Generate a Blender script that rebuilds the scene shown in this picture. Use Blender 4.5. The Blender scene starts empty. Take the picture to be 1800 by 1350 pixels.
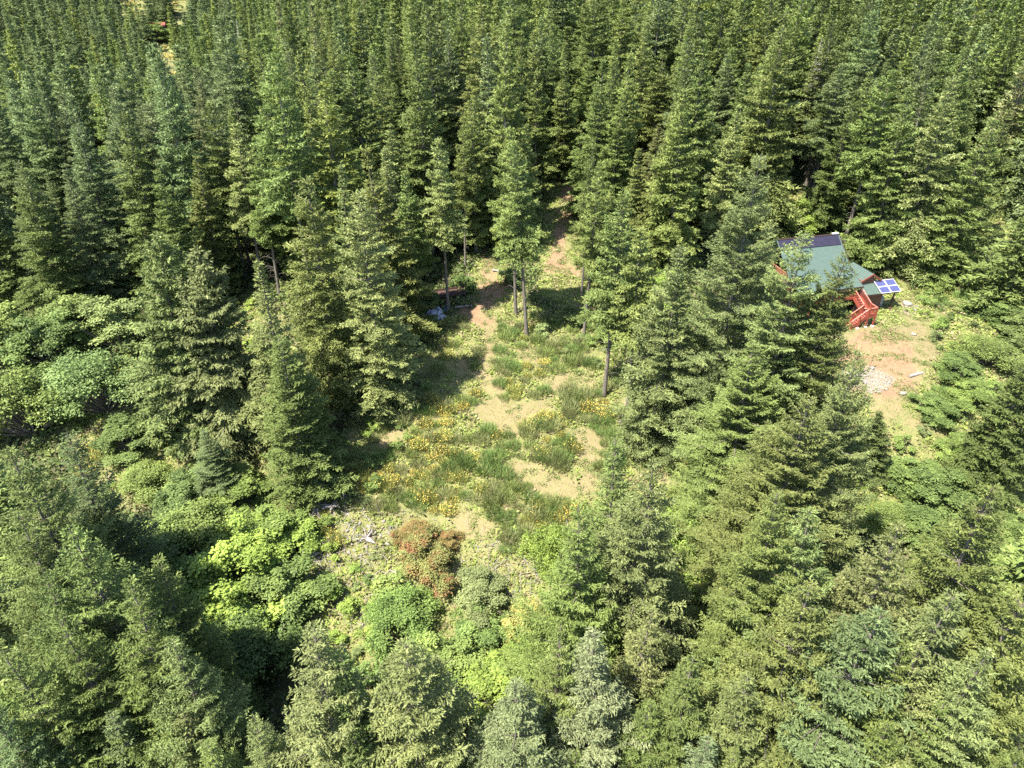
import bpy, bmesh, math, random
import numpy as np
from mathutils import Vector, Matrix

# ------------------------------------------------------------------ camera, sky, sun
SC = bpy.context.scene
COL = SC.collection
CAMH = 50.0
PITCH = math.radians(32)
FPX = 1248.0                                   # focal length in pixels of the 1800 px wide photograph
cam = bpy.data.cameras.new("camera")
cam.sensor_width = 36
cam.lens = 36 * FPX / 1800
cam.clip_start = 0.5
cam.clip_end = 5000
co = bpy.data.objects.new("camera", cam)
COL.objects.link(co)
co.location = (0, 0, CAMH)
co.rotation_euler = (math.pi / 2 - PITCH, 0, 0)
SC.camera = co

SUN_TO = Vector((-0.80, -0.56, 0)).normalized()
SUN_EL = math.radians(60)
sd = Vector((SUN_TO.x * math.cos(SUN_EL), SUN_TO.y * math.cos(SUN_EL), math.sin(SUN_EL)))
W = bpy.data.worlds.new("World")
SC.world = W
W.use_nodes = True
nt = W.node_tree
bg = nt.nodes["Background"]
sky = nt.nodes.new("ShaderNodeTexSky")
sky.sky_type = 'NISHITA'
sky.sun_disc = False
sky.sun_elevation = SUN_EL
sky.sun_rotation = math.atan2(SUN_TO.x, SUN_TO.y)
sky.altitude = 600
nt.links.new(sky.outputs[0], bg.inputs[0])
bg.inputs[1].default_value = 0.11
sl = bpy.data.lights.new("sun", 'SUN')
sl.energy = 5.0
sl.angle = math.radians(0.5)
sl.color = (1.0, 0.945, 0.83)
so = bpy.data.objects.new("sun", sl)
COL.objects.link(so)
so.rotation_euler = sd.to_track_quat('Z', 'Y').to_euler()
SC.view_settings.view_transform = 'Standard'
SC.view_settings.look = 'None'
SC.view_settings.gamma = 1
SC.view_settings.exposure = 1.72
SC.render.engine = 'CYCLES'
SC.cycles.max_bounces = 6
SC.cycles.diffuse_bounces = 3
SC.cycles.transmission_bounces = 3
SC.cycles.glossy_bounces = 2
SC.cycles.use_denoising = False

RNG = np.random.default_rng(7)
random.seed(7)

# ------------------------------------------------------------------ terrain
TX = np.array([-260, -150, -90, -45, 0, 45, 90, 150, 260.])
TY = np.array([-80, 0, 20, 40, 55, 63, 75, 90, 110, 140, 180, 230, 300, 380, 500, 900.])
TZ = np.array([
    # -260 -150  -90  -45    0   45   90  150  260
    [-60, -60, -60, -60, -60, -60, -60, -62, -66],
    [-58, -58, -58, -58, -58, -57, -57, -60, -64],
    [-56, -56, -56, -55, -54, -53, -54, -58, -62],
    [-53, -53, -52, -51, -48, -46, -48, -54, -60],
    [-51, -51, -49, -46, -43.5, -42, -44, -51, -58],
    [-50, -50, -47.5, -43.5, -41, -40, -42.5, -49, -56],
    [-49, -49, -46, -41, -39.2, -38.8, -41, -47, -54],
    [-48, -48, -45, -40, -37.5, -38, -39, -45, -52],
    [-46, -46, -44, -39, -35.5, -35.5, -36.5, -42, -49],
    [-44, -44.5, -43, -38, -32, -31.5, -33, -38, -45],
    [-41, -42, -42, -36, -27.5, -26, -28, -33, -40],
    [-36, -38, -38.5, -33, -22, -19, -21, -26, -33],
    [-26, -29, -31, -26, -14, -10, -12, -16, -22],
    [-8, -14, -20, -17, -5, 0, -2, -5, -8],
    [10, 2, -6, -4, 10, 16, 14, 12, 10],
    [70, 60, 50, 50, 60, 66, 64, 60, 60]], float)


def _raw(x, y):
    xi = np.clip(np.searchsorted(TX, x) - 1, 0, len(TX) - 2)
    yi = np.clip(np.searchsorted(TY, y) - 1, 0, len(TY) - 2)
    a = np.clip((x - TX[xi]) / (TX[xi + 1] - TX[xi]), -1, 2)
    b = np.clip((y - TY[yi]) / (TY[yi + 1] - TY[yi]), -1, 2)
    return (TZ[yi, xi] * (1 - a) * (1 - b) + TZ[yi, xi + 1] * a * (1 - b)
            + TZ[yi + 1, xi] * (1 - a) * b + TZ[yi + 1, xi + 1] * a * b)


def T(x, y):
    """height of the ground at x, y"""
    x = np.asarray(x, float)
    y = np.asarray(y, float)
    z = 0
    for dx, dy in ((0, 0), (8, 0), (-8, 0), (0, 5), (0, -5), (6, 4), (-6, -4), (6, -4), (-6, 4)):
        z = z + _raw(x + dx, y + dy)
    z = z / 9
    z = z + 0.35 * np.sin(x * 0.21 + 1.3) * np.sin(y * 0.17) + 0.18 * np.sin(x * 0.53 + y * 0.31) + 0.07 * np.sin(x * 1.3 - y * 1.1)
    d = np.hypot((x - 42) / 11, (y - 81) / 9)          # the cabin stands on a level bench
    w = np.clip(1.6 - d, 0, 1)
    w = w * w * (3 - 2 * w)
    z = z * (1 - w) + (-38.8) * w
    return z + CAMH


CP, SP = math.cos(PITCH), math.sin(PITCH)


def proj(x, y, z):
    z = z - CAMH
    D = y * CP - z * SP
    U = z * CP + y * SP
    D = np.maximum(D, 0.1)
    return 900 + FPX * x / D, 675 - FPX * U / D


def ray(u, v):
    a = (u - 900) / FPX
    b = (675 - v) / FPX
    return np.array([a, CP + b * SP, -SP + b * CP])


_TT = np.concatenate([np.arange(8, 160, 0.5), np.arange(160, 1400, 3)])


def G(u, v, h=0.0):
    """the point of the ground seen at a pixel; with h, the ground under a tip h metres tall seen at that pixel"""
    r = ray(u, v)
    p = r[None, :] * _TT[:, None]
    dz = p[:, 2] + CAMH - h - T(p[:, 0], p[:, 1])
    k = np.argmax(dz < 0)
    if dz[k] >= 0:
        k = len(_TT) - 1
    k = max(k, 1)
    t0, t1 = _TT[k - 1], _TT[k]
    f = dz[k - 1] / (dz[k - 1] - dz[k] + 1e-9)
    t = t0 + (t1 - t0) * f
    q = r * t
    return float(q[0]), float(q[1]), float(T(q[0], q[1]))


def inpoly(px, py, poly):
    px = np.asarray(px, float)
    py = np.asarray(py, float)
    c = np.zeros(px.shape, bool)
    n = len(poly)
    j = n - 1
    for i in range(n):
        xi, yi = poly[i]
        xj, yj = poly[j]
        m = ((yi > py) != (yj > py)) & (px < (xj - xi) * (py - yi) / (yj - yi + 1e-12) + xi)
        c ^= m
        j = i
    return c


# smooth value noise for masks
_N = np.random.default_rng(3).random((64, 64))


def vnoise(x, y, s):
    x = np.asarray(x) / s + 100
    y = np.asarray(y) / s + 100
    xi = np.floor(x).astype(int)
    yi = np.floor(y).astype(int)
    a = x - xi
    b = y - yi
    a = a * a * (3 - 2 * a)
    b = b * b * (3 - 2 * b)
    g = lambda i, j: _N[i % 64, j % 64]
    return (g(xi, yi) * (1 - a) + g(xi + 1, yi) * a) * (1 - b) + (g(xi, yi + 1) * (1 - a) + g(xi + 1, yi + 1) * a) * b


# patches of bare earth and dry grass (outlined on the ground)
BARE = [
    [(847, 566), (869, 566), (872, 618), (862, 652), (892, 684), (880, 700), (852, 690), (838, 662), (846, 620)],
    [(797, 632), (820, 628), (832, 660), (826, 676), (800, 668)],
    [(832, 702), (880, 696), (920, 706), (970, 704), (972, 722), (935, 740), (915, 768), (862, 768), (850, 738), (826, 716)],
    [(1000, 744), (1040, 752), (1096, 775), (1090, 792), (1058, 780), (1054, 842), (1022, 846), (1012, 800), (1004, 770)],
    [(876, 812), (915, 806), (955, 826), (1000, 838), (1058, 836), (1050, 866), (990, 884), (944, 876), (930, 850), (890, 836)],
    [(960, 664), (1000, 654), (1052, 668), (1048, 690), (1010, 682), (985, 700), (958, 702)],
    [(904, 608), (940, 604), (966, 630), (955, 642), (912, 634)],
    [(786, 900), (830, 900), (858, 915), (882, 925), (858, 952), (822, 962), (800, 935)],
    [(690, 900), (716, 892), (724, 925), (700, 930)],
    [(1190, 640), (1100, 735), (1150, 745), (1130, 770), (1090, 745), (1095, 720)],
    [(462, 560), (480, 556), (484, 590), (466, 586)],
    [(1160, 835), (1215, 830), (1225, 855), (1170, 860)],
    [(870, 880), (900, 874), (912, 890), (880, 900)],
    [(640, 770), (690, 752), (716, 760), (680, 800), (650, 800)],
    [(1500, 578), (1540, 572), (1575, 580), (1600, 560), (1640, 580), (1650, 625), (1625, 660), (1602, 700), (1570, 745), (1530, 722), (1494, 690), (1470, 640), (1475, 590)],
    [(1590, 740), (1660, 715), (1680, 735), (1610, 760)],
]
TRACK = [
    [(838, 376), (872, 374), (876, 430), (880, 470), (872, 500), (905, 470), (908, 484), (885, 520), (862, 545), (874, 570), (840, 572), (800, 552), (812, 535), (830, 520), (846, 480), (842, 430)],
    [(985, 285), (1012, 285), (1010, 350), (996, 400), (1000, 460), (975, 480), (962, 470), (975, 400), (985, 350)],
    [(960, 462), (1020, 466), (1030, 484), (960, 484)],
    [(1130, 425), (1240, 430), (1240, 445), (1120, 445)],
    [(1505, 585), (1560, 575), (1600, 600), (1610, 660), (1585, 700), (1540, 705), (1495, 680), (1480, 630)],
]
STONY = [[(1485, 648), (1530, 645), (1550, 652), (1575, 665), (1560, 690), (1525, 692), (1480, 665)], [(1100, 700), (1112, 700), (1108, 745), (1086, 750)],
         [(1590, 528), (1612, 538), (1604, 555), (1588, 545)]]
OPEN = [  # everything that is not forest floor: grass and low plants
    [(590, 775), (640, 725), (735, 640), (745, 600), (780, 560), (830, 540), (835, 370), (905, 370), (885, 500), (940, 545), (1060, 560), (1110, 640), (1150, 800),
     (1250, 800), (1250, 900), (1000, 960), (960, 1150), (800, 1300), (520, 1200), (420, 1000), (380, 890), (200, 900), (120, 780), (140, 640), (400, 540), (480, 520), (560, 700)],
    [(960, 270), (1020, 270), (1040, 560), (940, 520)],
    [(1350, 340), (1420, 340), (1400, 420), (1350, 420)],
    [(1440, 520), (1600, 470), (1800, 500), (2300, 520), (2300, 1000), (1700, 950), (1500, 930), (1430, 700)],
    [(1690, 250), (1800, 260), (2000, 300), (1900, 420), (1740, 420), (1700, 350)],
    [(60, -40), (380, -40), (350, 40), (240, 40), (90, 10)],
    [(240, 60), (350, 70), (360, 140), (250, 110)],
]


def pmask(u, v, polys):
    m = np.zeros(np.shape(u), bool)
    for p in polys:
        m |= inpoly(u, v, p)
    return m


# ------------------------------------------------------------------ material helpers
def mat(name):
    m = bpy.data.materials.new(name)
    m.use_nodes = True
    return m, m.node_tree, m.node_tree.nodes["Principled BSDF"]


def N(nt, t, **k):
    n = nt.nodes.new(t)
    for a, b in k.items():
        setattr(n, a, b)
    return n


def mixc(nt, fac, a, b):
    n = N(nt, "ShaderNodeMix", data_type='RGBA')
    for s, x in ((0, fac), (6, a), (7, b)):
        if isinstance(x, (tuple, list, float, int)):
            n.inputs[s].default_value = x if not isinstance(x, tuple) or len(x) == 4 else (*x, 1)
        else:
            nt.links.new(x, n.inputs[s])
    return n.outputs[2]


def noise(nt, scale, detail=4, rough=0.6, coord=None):
    n = N(nt, "ShaderNodeTexNoise")
    n.inputs["Scale"].default_value = scale
    n.inputs["Detail"].default_value = detail
    n.inputs["Roughness"].default_value = rough
    if coord is not None:
        nt.links.new(coord, n.inputs["Vector"])
    return n.outputs[0]


def ramp(nt, x, a, b):
    n = N(nt, "ShaderNodeMapRange")
    nt.links.new(x, n.inputs[0])
    n.inputs[1].default_value = a
    n.inputs[2].default_value = b
    return n.outputs[0]


def plain(name, c, c2=None, rough=0.7, scale=6, metal=0.0, bump=0.0):
    m, nt, p = mat(name)
    tc = N(nt, "ShaderNodeTexCoord")
    n = noise(nt, scale, 5, 0.6, tc.outputs["Object"])
    c2 = c2 or tuple(x * 0.7 for x in c)
    nt.links.new(mixc(nt, ramp(nt, n, 0.3, 0.7), (*c, 1), (*c2, 1)), p.inputs["Base Color"])
    p.inputs["Roughness"].default_value = rough
    p.inputs["Metallic"].default_value = metal
    if bump:
        b = N(nt, "ShaderNodeBump")
        b.inputs["Strength"].default_value = bump
        nt.links.new(n, b.inputs["Height"])
        nt.links.new(b.outputs[0], p.inputs["Normal"])
    return m


def leafmat(name, mode='object', transl=0.26, spec=0.18, two=None, flower=None):
    """foliage: the colour comes from the plant itself (object colour or per-instance tint) and varies from sprig to sprig"""
    m, nt, p = mat(name)
    if mode == 'object':
        base = N(nt, "ShaderNodeObjectInfo").outputs["Color"]
    elif mode == 'face':
        base = N(nt, "ShaderNodeAttribute", attribute_name="col").outputs["Color"]
    else:
        base = N(nt, "ShaderNodeAttribute", attribute_name="tint", attribute_type='INSTANCER').outputs["Color"]
    tone = N(nt, "ShaderNodeAttribute", attribute_name="tone").outputs["Fac"]
    hs = N(nt, "ShaderNodeHueSaturation")
    mr = N(nt, "ShaderNodeMapRange")
    nt.links.new(tone, mr.inputs[0])
    mr.inputs[3].default_value = 0.55
    mr.inputs[4].default_value = 1.5
    nt.links.new(mr.outputs[0], hs.inputs["Value"])
    mh = N(nt, "ShaderNodeMapRange")
    nt.links.new(tone, mh.inputs[0])
    mh.inputs[3].default_value = 0.510
    mh.inputs[4].default_value = 0.492
    nt.links.new(mh.outputs[0], hs.inputs["Hue"])
    nt.links.new(base, hs.inputs["Color"])
    colr = hs.outputs[0]
    if two:
        tc = N(nt, "ShaderNodeTexCoord")
        n = noise(nt, two[0], 3, 0.6, tc.outputs["Object"])
        colr = mixc(nt, ramp(nt, n, two[1], two[2]), colr, (*two[3], 1))
    nt.links.new(colr, p.inputs["Base Color"])
    p.inputs["Roughness"].default_value = 0.55
    p.inputs["Specular IOR Level"].default_value = spec
    tr = N(nt, "ShaderNodeBsdfTranslucent")
    nt.links.new(colr, tr.inputs[0])
    mx = N(nt, "ShaderNodeMixShader")
    mx.inputs[0].default_value = transl
    nt.links.new(p.outputs[0], mx.inputs[1])
    nt.links.new(tr.outputs[0], mx.inputs[2])
    nt.links.new(mx.outputs[0], nt.nodes["Material Output"].inputs[0])
    return m


M = {}
M['needle'] = leafmat("needles")
M['needle_far'] = leafmat("needles_far", 'instancer')
M['leaf'] = leafmat("leaves", transl=0.3)
M['maple'] = leafmat("maple_leaves", transl=0.3, two=(0.6, 0.49, 0.60, (0.28, 0.135, 0.065)))
M['stuff'] = leafmat("low_plants", 'face', transl=0.3)
M['blossom'] = plain("blossom", (0.66, 0.52, 0.09), (0.56, 0.38, 0.09), 0.6, 2)
M['bark'] = plain("bark", (0.19, 0.165, 0.135), (0.085, 0.072, 0.06), 0.9, 3, bump=0.4)
M['deadwood'] = plain("dead_wood", (0.36, 0.33, 0.30), (0.19, 0.165, 0.15), 0.85, 4, bump=0.3)
M['rock'] = plain("pale_rock", (0.27, 0.25, 0.225), (0.17, 0.15, 0.13), 0.9, 2.5, bump=0.4)


def ground_mat():
    m, nt, p = mat("ground")
    geo = N(nt, "ShaderNodeTexCoord").outputs["Object"]
    at = N(nt, "ShaderNodeAttribute", attribute_name="mask")
    sep = N(nt, "ShaderNodeSeparateColor")
    nt.links.new(at.outputs["Color"], sep.inputs[0])
    n1 = noise(nt, 0.35, 6, 0.7, geo)
    n2 = noise(nt, 2.2, 6, 0.75, geo)
    n3 = noise(nt, 9.0, 4, 0.7, geo)
    floor = mixc(nt, ramp(nt, n1, 0.35, 0.65), (0.050, 0.062, 0.024, 1), (0.070, 0.062, 0.036, 1))
    floor = mixc(nt, ramp(nt, n2, 0.48, 0.6), floor, (0.085, 0.115, 0.038, 1))
    floor = mixc(nt, ramp(nt, n3, 0.5, 0.68), floor, (0.13, 0.11, 0.065, 1))
    grass = mixc(nt, ramp(nt, n2, 0.35, 0.62), (0.12, 0.15, 0.048, 1), (0.20, 0.18, 0.08, 1))
    grass = mixc(nt, ramp(nt, n3, 0.55, 0.72), grass, (0.30, 0.24, 0.14, 1))
    dry = mixc(nt, ramp(nt, n2, 0.35, 0.65), (0.245, 0.178, 0.108, 1), (0.165, 0.17, 0.065, 1))
    dry = mixc(nt, ramp(nt, n3, 0.55, 0.75), dry, (0.30, 0.225, 0.145, 1))
    dirt = mixc(nt, ramp(nt, n2, 0.3, 0.7), (0.215, 0.128, 0.078, 1), (0.25, 0.175, 0.11, 1))
    dirt = mixc(nt, ramp(nt, n1, 0.5, 0.75), dirt, (0.24, 0.21, 0.10, 1))
    stone = mixc(nt, ramp(nt, n3, 0.35, 0.65), (0.20, 0.15, 0.10, 1), (0.29, 0.25, 0.20, 1))

    def soft(ch, lo=0.3, hi=0.7):
        a = N(nt, "ShaderNodeMath", operation='ADD')
        nt.links.new(ch, a.inputs[0])
        s = N(nt, "ShaderNodeMath", operation='MULTIPLY_ADD')
        nt.links.new(n2, s.inputs[0])
        s.inputs[1].default_value = 2.2
        s.inputs[2].default_value = -1.1
        nt.links.new(s.outputs[0], a.inputs[1])
        return ramp(nt, a.outputs[0], lo, hi)
    c = mixc(nt, soft(sep.outputs[2]), floor, grass)
    c = mixc(nt, soft(sep.outputs[0]), c, dry)
    c = mixc(nt, soft(sep.outputs[1]), c, dirt)
    c = mixc(nt, soft(at.outputs["Alpha"]), c, stone)
    nt.links.new(c, p.inputs["Base Color"])
    p.inputs["Roughness"].default_value = 0.95
    p.inputs["Specular IOR Level"].default_value = 0.1
    b = N(nt, "ShaderNodeBump")
    b.inputs["Strength"].default_value = 0.7
    b.inputs["Distance"].default_value = 0.12
    nt.links.new(n3, b.inputs["Height"])
    nt.links.new(b.outputs[0], p.inputs["Normal"])
    return m


M['ground'] = ground_mat()


def mesh_np(name, verts, faces, material, tone=None, smooth=False, col=None):
    """verts (n,3), faces (m,k) all with the same corner count"""
    me = bpy.data.meshes.new(name)
    verts = np.ascontiguousarray(verts, np.float32)
    faces = np.ascontiguousarray(faces, np.int32)
    k = faces.shape[1]
    me.vertices.add(len(verts))
    me.vertices.foreach_set("co", verts.ravel())
    me.loops.add(faces.size)
    me.loops.foreach_set("vertex_index", faces.ravel())
    me.polygons.add(len(faces))
    me.polygons.foreach_set("loop_start", np.arange(0, faces.size, k, dtype=np.int32))
    me.polygons.foreach_set("loop_total", np.full(len(faces), k, np.int32))
    if smooth:
        me.polygons.foreach_set("use_smooth", np.ones(len(faces), bool))
    me.update(calc_edges=True)
    if tone is not None:
        a = me.attributes.new("tone", 'FLOAT', 'FACE')
        a.data.foreach_set("value", np.ascontiguousarray(tone, np.float32))
    if col is not None:
        a = me.attributes.new("col", 'FLOAT_COLOR', 'FACE')
        c = np.ones((len(faces), 4), np.float32)
        c[:, :3] = col
        a.data.foreach_set("color", c.ravel())
    me.materials.append(material)
    return me


def terrain():
    def axis(lo, dlo, dhi, hi, fine, step):
        a = list(np.arange(dlo, dhi + 1e-6, fine))
        x, s = dhi, step
        while x < hi:
            x += s
            s *= 1.06
            a.append(x)
        x, s, pre = dlo, step, []
        while x > lo:
            x -= s
            s *= 1.06
            pre.append(x)
        return np.array(pre[::-1] + a)
    xs = axis(-900, -45, 72, 900, 0.4, 0.9)
    ys = axis(-120, 28, 110, 1500, 0.4, 0.9)
    X, Y = np.meshgrid(xs, ys)
    Z = T(X, Y)
    U, V = proj(X, Y, Z)
    Vn = V + 0
    jx = (vnoise(X, Y, 1.1) - 0.5) * 14
    jy = (vnoise(X + 50, Y, 1.1) - 0.5) * 12
    near = Y > 18
    Uj, Vj = U + jx, V + jy
    mask = np.zeros(X.shape + (4,), np.float32)
    mask[..., 0] = pmask(Uj, Vj, BARE) & near
    mask[..., 1] = pmask(Uj, Vj, TRACK) & near
    mask[..., 2] = pmask(Uj, Vj, OPEN) & near
    mask[..., 3] = pmask(Uj, Vj, STONY) & near
    meadow = (Y > 290) & (X < -60) & (vnoise(X, Y, 40) > 0.35)
    mask[..., 2] = np.maximum(mask[..., 2], meadow)
    for c in range(4):                         # soften the edges by about half a metre
        m = mask[..., c]
        for _ in range(3):
            p = np.pad(m, 1, mode='edge')
            m = (p[1:-1, 1:-1] * 2 + p[:-2, 1:-1] + p[2:, 1:-1] + p[1:-1, :-2] + p[1:-1, 2:]) / 6
        mask[..., c] = m
    Z = Z + (vnoise(X, Y, 0.9) - 0.5) * 0.14
    nx, ny = len(xs), len(ys)
    v = np.stack([X, Y, Z], -1).reshape(-1, 3)
    i = np.arange(nx * ny).reshape(ny, nx)
    f = np.stack([i[:-1, :-1], i[:-1, 1:], i[1:, 1:], i[1:, :-1]], -1).reshape(-1, 4)
    me = mesh_np("ground", v, f, M['ground'], smooth=True)
    a = me.attributes.new("mask", 'FLOAT_COLOR', 'POINT')
    a.data.foreach_set("color", mask.reshape(-1))
    o = bpy.data.objects.new("ground", me)
    o['kind'] = 'structure'
    COL.objects.link(o)


terrain()


# ------------------------------------------------------------------ plant geometry
def unit(a):
    return a / (np.linalg.norm(a, axis=-1, keepdims=True) + 1e-9)


def blades(p, d, l, w, n):
    """diamond shaped blades: base p, direction d, length l, width w, facing n -> quads"""
    s = unit(np.cross(d, n)) * (w * 0.5)[:, None]
    e = d * l[:, None]
    v = np.stack([p, p + e * 0.42 + s, p + e, p + e * 0.42 - s], 1).reshape(-1, 3)
    f = np.arange(len(p) * 4).reshape(-1, 4)
    return v, f


def cones(p0, p1, r0, r1, k=5):
    """tapered sticks"""
    p0, p1 = np.asarray(p0, float), np.asarray(p1, float)
    r0, r1 = np.asarray(r0, float), np.asarray(r1, float)
    d = unit(p1 - p0)
    ref = np.where(np.abs(d[:, 2:3]) > 0.9, np.array([[1., 0, 0]]), np.array([[0., 0, 1.]]))
    a = unit(np.cross(d, ref))
    b = np.cross(d, a)
    ang = np.arange(k) * 2 * math.pi / k
    ring = a[:, None, :] * np.cos(ang)[None, :, None] + b[:, None, :] * np.sin(ang)[None, :, None]
    v = np.concatenate([p0[:, None] + ring * r0[:, None, None], p1[:, None] + ring * r1[:, None, None]], 1)
    n = len(p0)
    base = (np.arange(n) * 2 * k)[:, None, None]
    i = np.arange(k)
    j = (i + 1) % k
    q = np.stack([i, j, j + k, i + k], -1)[None] + base
    return v.reshape(-1, 3), q.reshape(-1, 4)


def trunk_mesh(name, rng, H, r, sticks, lean=0.3, k=8, material=None):
    """sticks = (p0, p1, r0, r1) arrays added to the bole"""
    n = 12
    t = np.linspace(0, 1, n)
    ph = rng.random() * 6.28
    ax = np.stack([np.sin(t * 3 + ph) * lean * t, np.cos(t * 2.3 + ph) * lean * t, t * H - 0.6 * (t == 0)], -1)
    rad = r * (1 - t) ** 1.15 + 0.02
    rad[0] *= 1.35
    v, f = cones(ax[:-1], ax[1:], rad[:-1], rad[1:], k)
    if sticks is not None:
        v2, f2 = cones(*sticks, k=4)
        f = np.concatenate([f, f2 + len(v)])
        v = np.concatenate([v, v2])
    return mesh_np(name, v, f, material or M['bark'])


def fir(seed, H=25, R=3.2, c0=0.08, step=0.42, per=6, blen=0.42, bw=0.12, tsp=0.26, nb=4, droop=0.10, sparse=0.0,
        upturn=0.22, dead=0.0, material='needle', shape=0.85, hang=0.0, gap=0.25, lowel=-12, spray=0.42, jit=0.42, nj=0.55, subs=0, maxtl=1.15, side_drop=0.0):
    """a conifer: whorls of branches, each with flat side sprays of needle tufts; returns (crown mesh, trunk mesh)"""
    rng = np.random.default_rng(seed)
    z0 = c0 * H
    zs = np.arange(z0, H - 0.25, step)
    zs = zs + rng.normal(0, step * 0.2, len(zs))
    B = []
    lob = rng.random(3) * 6.28
    for z in zs:
        t = min(max((z - z0) / (H - z0), 0.0), 1.0)
        prof = (1 - t) ** shape * min(1, 0.6 + t * 4.0)
        n = max(3, int(round(per * (0.75 + 0.4 * (1 - t)) + rng.normal(0, 0.6))))
        a0 = rng.random() * 6.28
        for k in range(n):
            if rng.random() < sparse:
                continue
            az = a0 + k * 6.283 / n + rng.normal(0, 0.22)
            side = 1 + 0.16 * math.sin(az + lob[0]) + 0.12 * math.sin(2 * az + z * 0.5 + lob[1]) + 0.10 * math.sin(z * 1.7 + lob[2] + az)
            L = R * prof * side * (rng.uniform(0.72, 1.12) if rng.random() > gap else rng.uniform(0.4, 0.75)) + 0.22
            el = math.radians(lowel + (42 - lowel) * t ** 1.5 + rng.normal(0, 6))
            B.append((z, az, L, el))
    B = np.array(B)
    z, az, L, el = B.T
    nmain = len(B)
    O = np.stack([0 * z, 0 * z, z], -1)

    def axis(bi, s):
        up = np.sin(el[bi]) * s - droop * s * s * L[bi] * 0.35 + upturn * s ** 3 * 0.5
        return O[bi] + np.stack([np.cos(az[bi]) * L[bi] * np.cos(el[bi]) * s, np.sin(az[bi]) * L[bi] * np.cos(el[bi]) * s, L[bi] * up], -1)
    if subs:                                   # forks: side boughs leaving the longer branches
        k = np.repeat(np.nonzero(L > 1.5)[0], subs)
        s = rng.uniform(0.28, 0.78, len(k))
        O2 = axis(k, s)
        az2 = az[k] + rng.choice([-1., 1.], len(k)) * np.radians(rng.uniform(22, 52, len(k)))
        L2 = L[k] * (1.0 - s) * rng.uniform(0.75, 1.15, len(k)) + 0.15
        el2 = el[k] + np.radians(rng.normal(2, 8, len(k)))
        O, az, L, el = np.concatenate([O, O2]), np.concatenate([az, az2]), np.concatenate([L, L2]), np.concatenate([el, el2])
        z = O[:, 2]
    nb_ = len(L)
    btone = rng.normal(0, 0.14, nb_)
    hx = np.stack([np.cos(az), np.sin(az), np.zeros(nb_)], -1)
    # samples along the branches
    ns = np.maximum(3, (L / tsp).astype(int))
    bi = np.repeat(np.arange(nb_), ns)
    k = np.concatenate([np.arange(m) for m in ns])
    s = 0.07 + 0.93 * (k + rng.random(len(k))) / ns[bi]
    s = np.clip(s, 0, 1)
    P = axis(bi, s)
    # side sprays, both sides
    P2 = np.repeat(P, 2, 0)
    b2 = np.repeat(bi, 2)
    s2 = np.repeat(s, 2)
    sg = np.tile([1., -1.], len(P))
    ang = az[b2] + sg * np.radians(rng.uniform(32, 72, len(b2)))
    tl = np.minimum(maxtl, (0.20 + spray * L[b2] * np.minimum((1.02 - s2) ** 0.7, s2 * 2.2))) * rng.uniform(0.6, 1.2, len(b2))
    td = np.stack([np.cos(ang), np.sin(ang), np.sin(el[b2]) * 0.5 + rng.normal(-0.02, 0.16, len(b2)) - hang * rng.random(len(b2)) - side_drop], -1)
    td = unit(td)
    # tips
    tipp = axis(np.arange(nb_), np.full(nb_, 0.97))
    tipd = unit(hx + np.stack([0 * z, 0 * z, np.sin(el) + upturn * 0.8], -1))
    # blades along the sprays
    m = np.maximum(2, np.round(nb * tl / 0.6 + 1).astype(int))
    si = np.repeat(np.arange(len(tl)), m)
    q = np.concatenate([(np.arange(x) + 0.5) / x for x in m])
    q = q + rng.normal(0, 0.08, len(q))
    bp = P2[si] + td[si] * (tl[si] * q)[:, None]
    bd = unit(td[si] + rng.normal(0, jit, (len(si), 3)) + np.array([0, 0, 0.10 - hang * 0.7]) + hx[b2[si]] * 0.25)
    tone = np.clip(0.5 + btone[b2[si]] + 0.13 * rng.normal(size=len(tl))[si] + 0.13 * rng.normal(size=len(si)), 0, 1)
    # extra tip tufts
    tr = 4
    tp = np.repeat(tipp, tr, 0)
    tdd = unit(np.repeat(tipd, tr, 0) + rng.normal(0, 0.3, (len(tp), 3)))
    ltop = 8
    topp = np.zeros((ltop, 3))
    topp[:, 2] = H - np.linspace(0.9, 0.1, ltop)
    topd = unit(np.stack([rng.normal(0, 0.3, ltop), rng.normal(0, 0.3, ltop), np.ones(ltop)], -1))
    p = np.concatenate([bp, tp, topp])
    d = np.concatenate([bd, tdd, topd])
    tone = np.concatenate([tone, np.clip(rng.normal(0.6, 0.2, len(tp) + ltop), 0, 1)])
    n = len(p)
    l = blen * rng.uniform(0.7, 1.3, n)
    w = bw * rng.uniform(0.7, 1.35, n)
    nn = unit(np.array([[0, 0, 1.]]) + rng.normal(0, nj, (n, 3)))
    v, f = blades(p - d * (l * 0.2)[:, None], d, l, w, nn)
    crown = mesh_np("fir_crown", v, f, M[material], tone)
    # bole and limbs
    keep = (rng.random(nb_) < 0.75) & (np.arange(nb_) < nmain)
    p0 = O
    p1 = axis(np.arange(nb_), np.full(nb_, 0.75))
    rr = 0.012 * L + 0.008
    S = [p0[keep], p1[keep], rr[keep] * 1.1, rr[keep] * 0.3]
    nd = int(6 + dead * 60)                    # bare dead limbs under (and among) the green crown
    zz = rng.uniform(0.12 * H, max(z0, 0.2 * H) * 1.15 + dead * 2, nd)
    aa = rng.random(nd) * 6.28
    ll = rng.uniform(0.5, 1.3 + dead * 1.6, nd)
    q0 = np.stack([0 * zz, 0 * zz, zz], -1)
    q1 = q0 + np.stack([np.cos(aa) * ll * .6, np.sin(aa) * ll * .6, 0.18 * ll], -1)
    q2 = q1 + np.stack([np.cos(aa) * ll * .4, np.sin(aa) * ll * .4, -0.22 * ll], -1)
    rs = np.full(nd, 0.032)
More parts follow.
